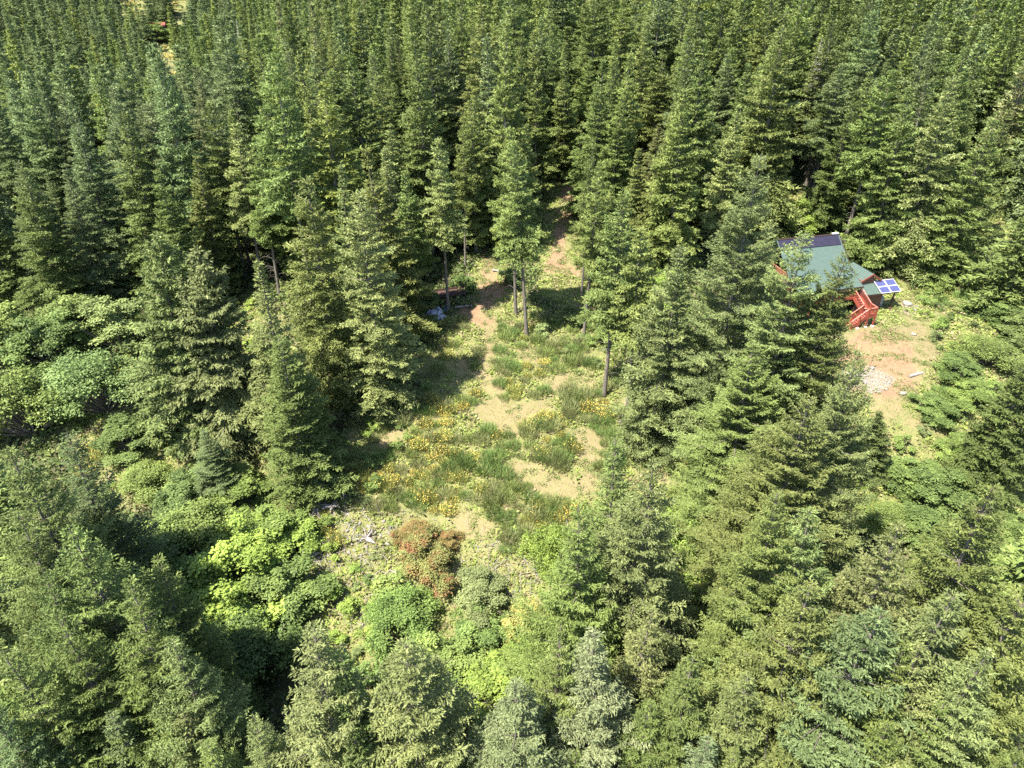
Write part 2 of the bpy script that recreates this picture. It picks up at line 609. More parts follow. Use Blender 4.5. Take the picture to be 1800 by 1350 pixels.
    S = [np.concatenate([S[0], q0, q1]), np.concatenate([S[1], q1, q2]), np.concatenate([S[2], rs, rs * 0.7]), np.concatenate([S[3], rs * 0.7, rs * 0.25])]
    tm = trunk_mesh("fir_trunk", rng, H - 0.2, 0.0105 * H + 0.02, S, lean=0.01)
    return crown, tm


def snag(seed, H=24, R=2.0):
    """a dead grey conifer"""
    rng = np.random.default_rng(seed)
    nb_ = 260
    z = np.sort(rng.uniform(0.25 * H, H * 0.99, nb_))
    t = (z - 0.25 * H) / (0.75 * H)
    az = rng.random(nb_) * 6.28
    L = R * (1 - t) ** 0.8 * rng.uniform(0.4, 1.1, nb_) + 0.2
    p0 = np.stack([0 * z, 0 * z, z], -1)
    p1 = p0 + np.stack([np.cos(az) * L, np.sin(az) * L, 0.25 * L], -1)
    p2 = p1 + np.stack([np.cos(az + .5) * L * .4, np.sin(az + .5) * L * .4, 0.2 * L], -1)
    p3 = (p0 + p1) / 2 + np.stack([np.cos(az - .6) * L * .5, np.sin(az - .6) * L * .5, 0.1 * L], -1)
    r = np.full(nb_, 0.035)
    S = [np.concatenate([p0, p1, (p0 + p1) / 2]), np.concatenate([p1, p2, p3]), np.concatenate([r, r * .6, r * .6]), np.concatenate([r * .6, r * .3, r * .3])]
    return trunk_mesh("snag_wood", rng, H, 0.24, S, material=M['deadwood'])


def broadleaf(seed, H=8, R=3.2, nleaf=9000, ls=0.17, lobes=26, mat_='leaf', low=0.12):
    """a deciduous tree or big bush: several stems, crown of leaf clumps"""
    rng = np.random.default_rng(seed)
    th = rng.random(lobes) * 6.28
    q = np.sqrt(rng.random(lobes))
    skew = 1 + 0.28 * np.sin(th * 2 + seed) + 0.18 * np.sin(th * 3 + seed * 2)
    rr = R * q * skew * 0.88
    topz = (0.50 + 0.42 * rng.random(lobes)) * (1 - 0.55 * q ** 2)
    hh = np.where(rng.random(lobes) < 0.62, topz, topz * rng.uniform(0.25, 0.9, lobes))
    hh = np.maximum(hh, low)
    c = np.stack([np.cos(th) * rr, np.sin(th) * rr, hh * H], -1)
    cr = rng.uniform(0.11, 0.30, lobes) * R
    li = rng.choice(lobes, nleaf, p=cr ** 2 / (cr ** 2).sum())
    d = unit(rng.normal(size=(nleaf, 3)) + np.array([0, 0, 0.35]))
    rad = cr[li] * rng.uniform(0.35, 1.0, nleaf) ** 0.6 * (1 + 0.38 * np.sin(d[:, 0] * 8 + li) * np.sin(d[:, 1] * 7 + li * 2) + 0.25 * np.sin(d[:, 2] * 11 + li * 3)) * np.where(rng.random(nleaf) < .12, rng.uniform(1, 1.45, nleaf), 1)
    p = c[li] + d * rad[:, None] * np.array([1, 1, 0.75])
    p[:, 2] = np.maximum(p[:, 2], 0.05)
    n = unit(d * 0.5 + np.array([0, 0, 0.9]) + rng.normal(0, 0.5, (nleaf, 3)))
    dd = unit(np.cross(n, rng.normal(size=(nleaf, 3))))
    l = ls * rng.uniform(0.5, 1.5, nleaf)
    v, f = blades(p, dd, l, l * rng.uniform(0.5, 0.9, nleaf), n)
    tone = np.clip(0.5 + 0.22 * rng.normal(size=lobes)[li] + 0.2 * rng.normal(size=nleaf), 0, 1)
    crown = mesh_np("leaf_crown", v, f, M[mat_], tone)
    st = max(3, lobes // 5)
    b = rng.normal(0, 0.015 * R, (lobes, 3))
    b[:, 2] = -0.2
    mid = c * 0.5 + b * 0.5
    S = (np.concatenate([b, mid]), np.concatenate([mid, c]), np.concatenate([np.full(lobes, 0.012 * H + .01), np.full(lobes, 0.008 * H + .008)]),
         np.concatenate([np.full(lobes, 0.008 * H + .008), np.full(lobes, 0.01)]))
    v, f = cones(*S, k=5)
    tm = mesh_np("stems", v, f, M['bark'])
    return crown, tm


def broom(seed, H=1.5, R=0.9, n=800, flowers=0, w=0.035):
    """a broom bush: a fountain of thin upright green stems, some with yellow blossom"""
    rng = np.random.default_rng(seed)
    th = rng.random(n) * 6.28
    r = np.sqrt(rng.random(n)) * R * 0.7
    p = np.stack([np.cos(th) * r, np.sin(th) * r, rng.uniform(-0.05, 0.35, n) * H * (1 - 0.3 * r / R)], -1)
    d = unit(np.stack([np.cos(th) * r / R * 0.75, np.sin(th) * r / R * 0.75, np.ones(n)], -1) + rng.normal(0, 0.2, (n, 3)))
    l = H * rng.uniform(0.35, 0.72, n) * (1 - 0.35 * (r / R) ** 2)
    nn = unit(rng.normal(size=(n, 3)))
    v, f = blades(p, d, l, np.full(n, w) * rng.uniform(0.7, 1.5, n), nn)
    tone = np.clip(rng.normal(0.5, 0.22, n), 0, 1)
    body = mesh_np("broom_stems", v, f, M['needle'], tone)
    fl = None
    if flowers:
        k = rng.integers(0, n, flowers)
        k = k[th[k] * 0 + rng.random(flowers) < 2]
        q = p[k] + d[k] * (l[k] * rng.uniform(0.55, 1.0, flowers))[:, None]
        nn = unit(rng.normal(size=(flowers, 3)) + np.array([0, 0, 0.8]))
        dd = unit(np.cross(nn, rng.normal(size=(flowers, 3))))
        s = rng.uniform(0.05, 0.12, flowers)
        v, f = blades(q, dd, s, s, nn)
        fl = mesh_np("broom_blossom", v, f, M['blossom'])
    return body, fl


# ------------------------------------------------------------------ object helpers
def empty(name, loc, rz=0, label=None, cat=None, group=None, scale=1.0):
    o = bpy.data.objects.new(name, None)
    o.empty_display_size = 0.3
    COL.objects.link(o)
    o.location = loc
    o.rotation_euler = (0, 0, rz)
    o.scale = scale if isinstance(scale, (tuple, list)) else (scale,) * 3
    if label:
        o['label'] = label
    if cat:
        o['category'] = cat
    if group:
        o['group'] = group
    return o


def part(name, me, parent, color=None):
    o = bpy.data.objects.new(name, me)
    COL.objects.link(o)
    o.parent = parent
    if color is not None:
        o.color = (*color, 1)
    return o


def plant(name, meshes, partnames, loc, s, rz, color, label, cat, group, tilt=(0, 0)):
    t = empty(name, loc, rz, label, cat, group, s)
    t.rotation_euler = (tilt[0], tilt[1], rz)
    for me, pn in zip(meshes, partnames):
        if me is not None:
            part(pn, me, t, color)
    return t
# ------------------------------------------------------------------ the log cabin
M['log'] = plain("log_siding", (0.22, 0.095, 0.05), (0.14, 0.06, 0.034), 0.6, 7, bump=0.2)
M['trim'] = plain("red_stain", (0.30, 0.068, 0.040), (0.20, 0.045, 0.03), 0.55, 5)
M['trimlight'] = plain("worn_red_rail", (0.52, 0.22, 0.17), (0.42, 0.12, 0.085), 0.55, 5)
M['darktrim'] = plain("dark_trim", (0.055, 0.030, 0.026), None, 0.5)
M['roof'] = plain("green_metal_roof", (0.105, 0.150, 0.128), (0.085, 0.125, 0.105), 0.45, 3, 0.25)
M['pvdark'] = plain("dark_solar_glass", (0.022, 0.020, 0.036), (0.032, 0.027, 0.045), 0.3, 2)
M['pvblue'] = plain("blue_solar_cells", (0.05, 0.058, 0.15), (0.065, 0.072, 0.18), 0.5, 3)
M['white'] = plain("white_frame", (0.58, 0.58, 0.60), (0.5, 0.5, 0.52), 0.4)
M['galv'] = plain("galvanised", (0.45, 0.47, 0.50), (0.33, 0.35, 0.38), 0.4, 5, 0.6)
M['glass'] = plain("window_glass", (0.03, 0.04, 0.05), None, 0.08)
M['tarp'] = plain("grey_tarp", (0.50, 0.50, 0.62), (0.40, 0.41, 0.52), 0.45, 1.5)
M['rust'] = plain("rusty_steel", (0.10, 0.05, 0.04), (0.06, 0.035, 0.03), 0.7, 2)
M['teal'] = plain("teal_hose", (0.06, 0.16, 0.20), (0.12, 0.22, 0.28), 0.5)
M['cement'] = plain("concrete", (0.66, 0.64, 0.60), (0.5, 0.48, 0.45), 0.9)


class MB:
    """collects boxes, bars and sheets, then links them as one mesh object"""
    def __init__(s):
        s.v, s.f = [], []

    def box(s, x0, x1, y0, y1, z0, z1):
        b = len(s.v)
        s.v += [(x, y, z) for z in (z0, z1) for y in (y0, y1) for x in (x0, x1)]
        s.f += [tuple(b + i for i in q) for q in ((0, 2, 3, 1), (4, 5, 7, 6), (0, 1, 5, 4), (2, 6, 7, 3), (0, 4, 6, 2), (1, 3, 7, 5))]
        return s

    def bar(s, a, b, w, h=None, up=(0, 0, 1)):
        a, b = Vector(a), Vector(b)
        h = h or w
        d = (b - a).normalized()
        u = Vector(up)
        if abs(d.dot(u)) > 0.95:
            u = Vector((0, 1, 0))
        r = d.cross(u).normalized() * w / 2
        t = r.cross(d).normalized() * h / 2
        k = len(s.v)
        for p in (a, b):
            s.v += [tuple(p - r - t), tuple(p + r - t), tuple(p + r + t), tuple(p - r + t)]
        s.f += [tuple(k + i for i in q) for q in ((0, 1, 2, 3), (7, 6, 5, 4), (0, 4, 5, 1), (1, 5, 6, 2), (2, 6, 7, 3), (3, 7, 4, 0))]
        return s

    def cyl(s, a, b, r0, r1=None, n=10):
        r1 = r0 if r1 is None else r1
        v, f = cones([a], [b], [r0], [r1], n)
        k = len(s.v)
        s.v += [tuple(p) for p in v]
        s.f += [tuple(int(i) + k for i in q) for q in f]
        s.f += [tuple(k + i for i in range(n))[::-1], tuple(k + n + i for i in range(n))]
        return s

    def slab(s, quad, th):
        """a sheet: four corners of the upper face, thickness downwards along its normal"""
        q = [Vector(p) for p in quad]
        n = (q[1] - q[0]).cross(q[3] - q[0]).normalized()
        if n.z < 0:
            n = -n
        k = len(s.v)
        s.v += [tuple(p) for p in q] + [tuple(p - n * th) for p in q]
        s.f += [(k, k + 1, k + 2, k + 3), (k + 7, k + 6, k + 5, k + 4)] + [(k + i, k + 4 + i, k + 4 + (i + 1) % 4, k + (i + 1) % 4) for i in range(4)]
        return s

    def build(s, name, m, parent=None, smooth=False, bev=0.0):
        me = bpy.data.meshes.new(name)
        me.from_pydata(s.v, [], s.f)
        me.materials.append(m)
        bm = bmesh.new()
        bm.from_mesh(me)
        bmesh.ops.recalc_face_normals(bm, faces=bm.faces)
        bm.to_mesh(me)
        bm.free()
        if smooth:
            for p in me.polygons:
                p.use_smooth = True
        o = bpy.data.objects.new(name, me)
        COL.objects.link(o)
        o.parent = parent
        if bev:
            md = o.modifiers.new("edge", 'BEVEL')
            md.width = bev
            md.segments = 1
        return o


HX, HY = 42.7, 75.0
HZ = float(T(HX, HY))
cabin = empty('log_cabin', (HX, HY, HZ), math.radians(14), "log cabin with green metal roof, dark roof strip and red deck", 'cabin')


def metal_roof(name, p00, p10, p11, p01, parent, seam=0.42, m=None):
    """p00-p10 along the ridge, p01-p11 along the eave; raised seams run down the slope"""
    b = MB()
    b.slab((p00, p10, p11, p01), 0.07)
    a0, a1, c0, c1 = map(Vector, (p00, p10, p01, p11))
    n = max(2, int((a1 - a0).length / seam))
    nrm = (a1 - a0).cross(c0 - a0).normalized()
    if nrm.z < 0:
        nrm = -nrm
    for i in range(n + 1):
        t = min(max(i / n, 0.006), 0.994)
        p = a0.lerp(a1, t) + nrm * 0.022
        q = c0.lerp(c1, t) + nrm * 0.022
        b.bar(p + (q - p) * 0.004, q - (q - p) * 0.004, 0.035, 0.05, nrm)
    return b.build(name, m or M['roof'], parent)


def logwall(name, a, b, z0, z1, parent, th=0.12, m=None, top=None):
    """stacked round logs between two ground points; top(z) gives the remaining stretch (for gables)"""
    mb = MB()
    a, b = Vector((*a, 0)), Vector((*b, 0))
    n = int(round((z1 - z0) / 0.24))
    r = (z1 - z0) / n / 2
    for i in range(n):
        z = z0 + (2 * i + 1) * r
        s0, s1 = top(z) if top else (0, 1)
        if s1 - s0 < 0.03:
            continue
        p, q = a.lerp(b, s0), a.lerp(b, s1)
        p.z = q.z = z
        mb.cyl(p, q, r * 1.08, n=8)
    return mb.build(name, m or M['log'], parent)


# main block: ridge along x at y 9.5
RZ, EZ, RY = 8.0, 4.74, 9.5
logwall('wall', (-8.2, 6.3), (-0.5, 6.3), 2.55, 4.75, cabin)
logwall('wall', (-8.2, 4.9), (-0.5, 4.9), -0.3, 2.3, cabin)
logwall('wall', (-0.5, 4.9), (-0.5, 12.7), -0.3, 2.3, cabin)
logwall('wall', (-0.62, 6.3), (-0.62, 12.7), 2.4, 7.8, cabin, top=lambda z: (0.0, 1.0) if z < 4.9 else ((z - 4.9) / 3.1 * 0.5, 1 - (z - 4.9) / 3.1 * 0.5))
logwall('wall', (-8.1, 4.9), (-8.1, 12.7), -0.3, 4.8, cabin)
logwall('wall', (-8.2, 12.7), (-0.5, 12.7), -0.3, 4.8, cabin)
metal_roof('roof', (-8.6, RY, RZ), (0, RY, RZ), (0, 5.7, EZ), (-8.6, 5.7, EZ), cabin)
metal_roof('roof', (-8.6, RY + .02, RZ), (0, RY + .02, RZ), (0, 13.3, EZ), (-8.6, 13.3, EZ), cabin)
metal_roof('porch_roof', (-8.6, 5.69, EZ - .02), (0, 5.69, EZ - .02), (0, 3.1, 3.78), (-8.6, 3.1, 3.78), cabin)
cap = MB()
cap.bar((-8.6, RY + .01, RZ + .05), (0.02, RY + .01, RZ + .05), 0.28, 0.06)
cap.build('ridge_cap', M['darktrim'], cabin)
b = MB()
b.bar((0.05, RY, RZ - .1), (0.05, 5.7, EZ - .1), 0.06, 0.2)
b.bar((0.05, RY, RZ - .1), (0.05, 13.3, EZ - .1), 0.06, 0.2)
b.bar((0.05, 5.66, EZ - .13), (0.05, 3.1, 3.68), 0.06, 0.16)
b.bar((-8.6, 3.06, 3.70), (0.02, 3.06, 3.70), 0.05, 0.16)
b.build('fascia', M['darktrim'], cabin)
sl_ = Vector((0, 5.7 - RY, EZ - RZ)).normalized()
nr_ = Vector((0, EZ - RZ, -(5.7 - RY))).normalized()
if nr_.z < 0:
    nr_ = -nr_
top0 = Vector((0, RY, RZ)) + sl_ * 0.12 + nr_ * 0.10
bot0 = top0 + sl_ * 1.3
for i in range(5):
    x0 = -8.5 + i * 1.66
    o_ = MB().slab((top0 + Vector((x0, 0, 0)), top0 + Vector((x0 + 1.645, 0, 0)), bot0 + Vector((x0 + 1.645, 0, 0)), bot0 + Vector((x0, 0, 0))), 0.05).build('roof_panel', M['pvdark'], cabin)
MB().box(-0.95, -0.15, RY - .14, RY + .16, RZ + .09, RZ + .24).build('ridge_vent', M['white'], cabin, bev=0.02)
# door and windows under the porch
dr = MB().box(-3.2, -2.25, 6.12, 6.17, 2.56, 4.5).build('door', M['darktrim'], cabin)
MB().box(-3.1, -3.03, 6.06, 6.12, 3.45, 3.53).build('handle', M['galv'], dr)
for x0 in (-5.2, -7.2):
    w_ = MB().box(x0 - .08, x0 + 1.28, 6.10, 6.16, 3.2, 3.3).box(x0 - .08, x0 + 1.28, 6.10, 6.16, 4.3, 4.4).box(x0 - .08, x0, 6.10, 6.16, 3.3, 4.3).box(x0 + 1.2, x0 + 1.28, 6.10, 6.16, 3.3, 4.3).build('window', M['trim'], cabin)
    MB().box(x0, x0 + 1.2, 6.13, 6.15, 3.3, 4.3).build('pane', M['glass'], w_)
# deck, posts, railings
dk = MB()
for i in range(20):
    dk.box(-8.2, 0, 3.12 + i * .156, 3.12 + i * .156 + .145, 2.45, 2.5)
dk.box(-8.2, 0, 3.05, 3.115, 2.2, 2.5)
dk.box(0.003, .06, 3.05, 6.2, 2.2, 2.5)
dk.build('deck_floor', M['trim'], cabin)
for x in (-0.35, -3.4, -6.6, -8.0):
    MB().box(x - .09, x + .09, 3.2, 3.38, -0.3, 2.2).build('post', M['darktrim'] if x > -4 else M['trim'], cabin)
    MB().box(x - .08, x + .08, 3.2, 3.36, 2.52, 3.68).build('post', M['darktrim'], cabin)


def railing(name, pts, parent, h=0.95, step=0.14, m=None):
    b = MB()
    for p, q in zip(pts[:-1], pts[1:]):
        p, q = Vector(p), Vector(q)
        up = Vector((0, 0, 1))
        n = max(2, int((q - p).length / step))
        b.bar(p + up * .12, q + up * .12, 0.05, 0.09)
        for i in range(n + 1):
            c = p.lerp(q, i / n)
            b.bar(c + up * .1, c + up * (h - .03), 0.045)
    o = b.build(name, m or M['trim'], parent)
    t = MB()
    for p, q in zip(pts[:-1], pts[1:]):
        t.bar(Vector(p) + Vector((0, 0, h)), Vector(q) + Vector((0, 0, h)), 0.11, 0.05)
    t.build('handrail', M['trimlight'], o)
    return o


railing('railing', [(-8.2, 3.16, 2.5), (-1.08, 3.16, 2.5)], cabin)
railing('railing', [(0, 3.16, 2.5), (0, 6.0, 2.5)], cabin)
# stairs: down to the landing, then down along the front
st = MB()
for i in range(6):
    y = 3.0 - (i + .5) * 0.32
    z = 2.5 - (i + 1) * 1.0 / 6
    st.box(-0.94, -0.06, y - .15, y + .15, z - .045, z)
st.build('tread', M['trimlight'], cabin)
for x in (-1.0, -0.0):
    MB().bar((x, 3.05, 2.36), (x, 1.12, 1.36), 0.06, 0.28).build('stringer', M['trim'], cabin)
    railing('railing', [(x, 3.05, 2.45), (x, 1.1, 1.5)], cabin, 0.95, 0.16)
ld = MB()
for i in range(7):
    ld.box(-1.0, 0.0, 0.0 + i * .157, i * .157 + .146, 1.45, 1.5)
ld.box(-1.0, 0.0, -.06, -.003, 1.22, 1.5).box(0.003, .06, -.06, 1.1, 1.22, 1.5)
ld.build('landing', M['trim'], cabin)
railing('railing', [(-1.0, -0.03, 1.5), (0.03, -0.03, 1.5), (0.03, 1.1, 1.5)], cabin, 0.95, 0.13)
for x, y, hh in ((-0.0, 0.0, 2.5), (-1.0, 0.0, 2.5), (-0.0, 1.1, 2.5), (-1.0, 1.1, 2.5), (-2.1, -.05, 1.55), (-3.05, -.05, 1.0), (-3.05, 1.05, 1.0), (-2.1, 1.05, 1.55)):
    MB().box(x - .08, x + .08, y - .085, y + .075, -0.2, hh).build('post', M['trim'], cabin)
for x, y in ((0, 0), (-1.0, 0), (-2.1, -.05), (0, 1.1)):
    MB().box(x - .17, x + .17, y - .18, y + .16, -0.3, 0.14).build('footing', M['cement'], cabin, bev=.02)
s2 = MB()
for i in range(9):
    x = -1.02 - (i + .5) * 0.225
    z = 1.5 - (i + 1) * 1.5 / 9
    s2.box(x - .12, x + .12, 0.06, 0.98, z - .045, z)
s2.build('tread', M['trimlight'], cabin)
for y in (0.0, 1.04):
    MB().bar((-1.0, y, 1.36), (-3.1, y, -0.02), 0.06, 0.28).build('stringer', M['trim'], cabin)
    railing('railing', [(-1.0, y, 1.5), (-3.05, y, 0.05)], cabin, 0.95, 0.17)
# the wing with its gable, to the east
logwall('wall', (0.25, 5.0), (3.35, 5.0), -0.3, 4.25, cabin, top=lambda z: (0, 1) if z < 3.35 else (max(0, (z - 3.35) / .95 * .69), 1 - (z - 3.35) / .95 * .31))
logwall('wall', (3.35, 5.0), (3.35, 8.6), -0.3, 3.3, cabin)
metal_roof('roof', (2.4, 4.7, 4.45), (2.4, 8.6, 4.45), (0.02, 8.6, 3.12), (0.02, 4.7, 3.12), cabin, 0.36)
metal_roof('roof', (2.42, 4.7, 4.45), (2.42, 8.6, 4.45), (3.8, 8.6, 3.55), (3.8, 4.7, 3.55), cabin, 0.36)
MB().bar((2.41, 4.67, 4.37), (0.05, 4.67, 3.05), 0.05, 0.16).bar((2.41, 4.67, 4.37), (3.8, 4.67, 3.47), 0.05, 0.16).build('fascia', M['trim'], cabin)
# lean-to with the four blue panels
logwall('wall', (0.3, 4.2), (4.05, 4.2), -0.3, 2.35, cabin)
logwall('wall', (4.05, 4.2), (4.05, 5.4), -0.3, 2.3, cabin, m=M['trim'])
metal_roof('lean_to_roof', (0.07, 5.15, 3.30), (5.55, 5.15, 3.30), (5.55, 3.35, 2.42), (0.07, 3.35, 2.42), cabin, 0.4)
MB().bar((0.07, 3.31, 2.35), (5.55, 3.31, 2.35), 0.05, 0.13).bar((5.58, 3.31, 2.36), (5.58, 5.15, 3.24), 0.05, 0.13).build('fascia', M['darktrim'], cabin)
MB().box(5.15, 5.29, 3.5, 3.64, -0.3, 2.4).build('post', M['darktrim'], cabin)
MB().box(5.05, 5.39, 3.4, 3.74, -0.3, 0.22).build('footing', M['rust'], cabin)
sa = Vector((0, 3.1 - 5.0, 2.36 - 3.27)).normalized()
na = Vector((0, -sa.z, sa.y))
if na.z < 0:
    na = -na
p0 = Vector((2.9, 5.0, 3.27)) + na * 0.17
for i in range(2):
    for j in range(2):
        c = p0 + Vector((i * 1.42, 0, 0)) + sa * (j * 1.02)
        fr_ = MB().slab((c, c + Vector((1.38, 0, 0)), c + Vector((1.38, 0, 0)) + sa * 1.0, c + sa * 1.0), 0.04).build('solar_panel', M['white'], cabin)
        d_ = na * 0.006
        MB().slab((c + Vector((.06, 0, 0)) + sa * .06 + d_, c + Vector((1.32, 0, 0)) + sa * .06 + d_, c + Vector((1.32, 0, 0)) + sa * .94 + d_, c + Vector((.06, 0, 0)) + sa * .94 + d_), 0.005).build('cells', M['pvblue'], fr_)

# grey water tank under the panels
def hpt(x, y):
    a = math.radians(14)
    wx, wy = HX + x * math.cos(a) - y * math.sin(a), HY + x * math.sin(a) + y * math.cos(a)
    return wx, wy, float(T(wx, wy))


x, y, z = hpt(4.62, 4.75)
tk = empty('water_tank', (x, y, z), 0, "grey galvanised water tank in the shade of the solar panels", 'tank')
b = MB().cyl((0, 0, 0), (0, 0, 1.15), 0.36, n=20)
for q in (.3, .6, .9):
    b.cyl((0, 0, q), (0, 0, q + .04), 0.375, n=20)
b.build('barrel', M['galv'], tk)
MB().cyl((0, 0, 1.152), (0, 0, 1.2), 0.34, .3, 20).build('lid', M['white'], tk)


# ------------------------------------------------------------------ rocks, stumps, odds and ends
def rock_mesh(seed, flat=0.6):
    rng = np.random.default_rng(seed)
    bm = bmesh.new()
    bmesh.ops.create_icosphere(bm, subdivisions=3, radius=1)
    off = rng.random(3) * 6
    for v in bm.verts:
        c = v.co
        k = 1 + 0.22 * math.sin(c.x * 2.3 + off[0]) * math.sin(c.y * 2.9 + off[1]) + 0.14 * math.sin(c.z * 4 + off[2]) + rng.normal(0, .035)
        v.co = Vector((c.x * k, c.y * k * .8, c.z * k * flat))
    me = bpy.data.meshes.new("rock")
    bm.to_mesh(me)
    bm.free()
    me.materials.append(M['rock'])
    return me


RK = [rock_mesh(i, f) for i, f in enumerate((.55, .7, .45))]


def rock(u, v, r, label, group=None):
    x, y, z = G(u, v)
    o = bpy.data.objects.new('rock', RK[random.randrange(3)])
    COL.objects.link(o)
    o.location = (x, y, z + r * .15)
    o.scale = (r, r, r)
    o.rotation_euler = (0, 0, random.random() * 6)
    o['label'] = label
    o['category'] = 'rock'
    if group:
        o['group'] = group


for u, v, r, lb in [(1605, 588, .28, "white rock lying alone in the grass east of the stairs"), (1587, 692, .34, "white rock at the southern edge of the bare yard"),
                    (1594, 535, .55, "pale boulder at the edge of the grass past the solar panels"), (1606, 545, .35, "smaller pale stone below the boulder past the solar panels"),
                    (1477, 560, .3, "white stone under the deck beside the stairs"), (1574, 548, .18, "small pale stone on the grass below the water tank"),
                    (1106, 705, .4, "white rock at the foot of the eastern clearing trees"), (1098, 730, .35, "white rock just downhill of the one by the eastern trees"),
                    (1092, 742, .25, "smallest white stone by the eastern clearing trees"), (1533, 648, .32, "grey-white stone at the head of the rubble in the bare yard"),
                    (1708, 832, .7, "grey boulder by the dark fir on the shrubby slope")]:
    rock(u, v, r, lb)
x0, y0, z0 = G(1493, 652)
for i in range(11):
    a = i * 2 * math.pi / 11
    x, y = x0 + math.cos(a) * .75, y0 + math.sin(a) * .6
    o = bpy.data.objects.new('rock', RK[i % 3])
    COL.objects.link(o)
    o.location = (x, y, float(T(x, y)) + .05)
    s = random.uniform(.17, .25)
    o.scale = (s, s, s)
    o.rotation_euler = (0, 0, i)
    o['label'] = "white stone of the fire ring in the bare yard"
    o['category'] = 'rock'
    o['group'] = 'stones of the fire ring'
# rubble: too many to count
v_, f_ = [], []
rr_ = RNG
bmr = bmesh.new()
for poly, n, s0 in (([(1480, 655), (1530, 650), (1552, 655), (1560, 665), (1500, 672)], 150, .09), ([(1515, 668), (1572, 662), (1556, 690), (1525, 692)], 120, .1), ([(1590, 528), (1615, 540), (1605, 556), (1588, 545)], 40, .14),
                    ([(545, 880), (690, 895), (700, 960), (550, 1010)], 130, .13), ([(980, 960), (1000, 960), (1000, 1000), (985, 1000)], 30, .12)):
    c = 0
    while c < n:
        u = rr_.uniform(min(p[0] for p in poly), max(p[0] for p in poly))
        v = rr_.uniform(min(p[1] for p in poly), max(p[1] for p in poly))
        if not inpoly(u, v, poly):
            continue
        x, y, z = G(u, v)
        s = s0 * rr_.uniform(.5, 1.8)
        mtx = Matrix.Translation((x, y, z + s * .2)) @ Matrix.Rotation(rr_.random() * 6, 4, 'Z') @ Matrix.Diagonal((s * 1.2, s * .8, s * .6, 1))
        g_ = bmesh.ops.create_icosphere(bmr, subdivisions=1, radius=1, matrix=mtx)
        for q in g_['verts']:
            q.co += Vector(rr_.normal(0, s * .12, 3))
        c += 1
me = bpy.data.meshes.new("rubble")
bmr.to_mesh(me)
bmr.free()
me.materials.append(M['rock'])
o = bpy.data.objects.new("rubble", me)
COL.objects.link(o)
o['kind'] = 'stuff'
o['label'] = "loose pale stone rubble on the bare ground"
o['category'] = 'rubble'


def log_thing(u, v, L, r, ang, label, m, name='fallen_log', cat='log'):
    x, y, z = G(u, v)
    t = empty(name, (x, y, z + r * .7), ang, label, cat)
    MB().cyl((-L / 2, 0, 0), (L / 2, 0, .04), r, r * .85, 10).cyl((L * .1, 0, r * .5), (L * .2, r * 1.5, r * 2), r * .25, r * .15, 6).build('trunk', m, t)
    return t


log_thing(1610, 660, 1.9, .17, 0.35, "short whitish log lying at the yard's eastern edge", M['deadwood'])
log_thing(1718, 842, 2.6, .16, 0.9, "grey fallen log beside the boulder on the shrubby slope", M['deadwood'])
log_thing(815, 540, 2.2, .14, 0.2, "pale log lying at the bend of the track", M['deadwood'])
log_thing(880, 478, 2.4, .13, -0.4, "pale log lying under the trackside pair of firs", M['deadwood'])


def stump(u, v, s, seed, label, rz=0):
    """bleached root mass of an upturned stump"""
    rng = np.random.default_rng(seed)
    x, y, z = G(u, v)
    t = empty('tree_stump', (x, y, z), rz, label, 'stump', 'bleached stumps on the slope')
    MB().cyl((-.5 * s, 0, .2 * s), (.15 * s, .05, .3 * s), .22 * s, .15 * s, 9).cyl((.14 * s, .05, .3 * s), (.5 * s, .12, .26 * s), .12 * s, .03 * s, 7).build('trunk', M['deadwood'], t)
    P0, P1, R0, R1 = [], [], [], []
    for i in range(11):
        a = rng.random() * 6.28
        d = np.array([-.35 + rng.normal(0, .3), math.cos(a), math.sin(a) * .8 + .15])
        p = np.array([-.5 * s, 0, .3 * s])
        q = p + d * rng.uniform(.4, .75) * s
        w = q + (d + rng.normal(0, .5, 3)) * .35 * s
        P0 += [p, q]
        P1 += [q, w]
        R0 += [.11 * s, .06 * s]
        R1 += [.06 * s, .015 * s]
    v_, f_ = cones(P0, P1, R0, R1, 6)
    part('root', mesh_np("roots", v_, f_, M['deadwood']), t)


for i, a in enumerate([(572, 893, 1.0, "white root mass, upper one right below the dense fir"), (592, 888, 1.1, "white root mass close beside the upper one, slightly east"),
                       (605, 873, .9, "small bleached stump uphill of the white root masses"), (537, 918, 1.0, "bleached stump at the western end of the stump slope"),
                       (560, 922, .9, "bleached stump between two yellow brooms on the stump slope"), (652, 955, 1.0, "tall bleached stump standing uphill of the maple's western side"),
                       (554, 980, 1.2, "bleached stump lowest on the western edge of the stump slope"), (697, 1005, .6, "small white stump beside the coral red maple"),
                       (808, 1010, .7, "thin bleached stump below the bare tan patch"), (575, 818, .7, "whitish stump in the shade east of the dense fir")]):
    stump(a[0], a[1], a[2] * 1.1, 80 + i, a[3], i * 1.1)

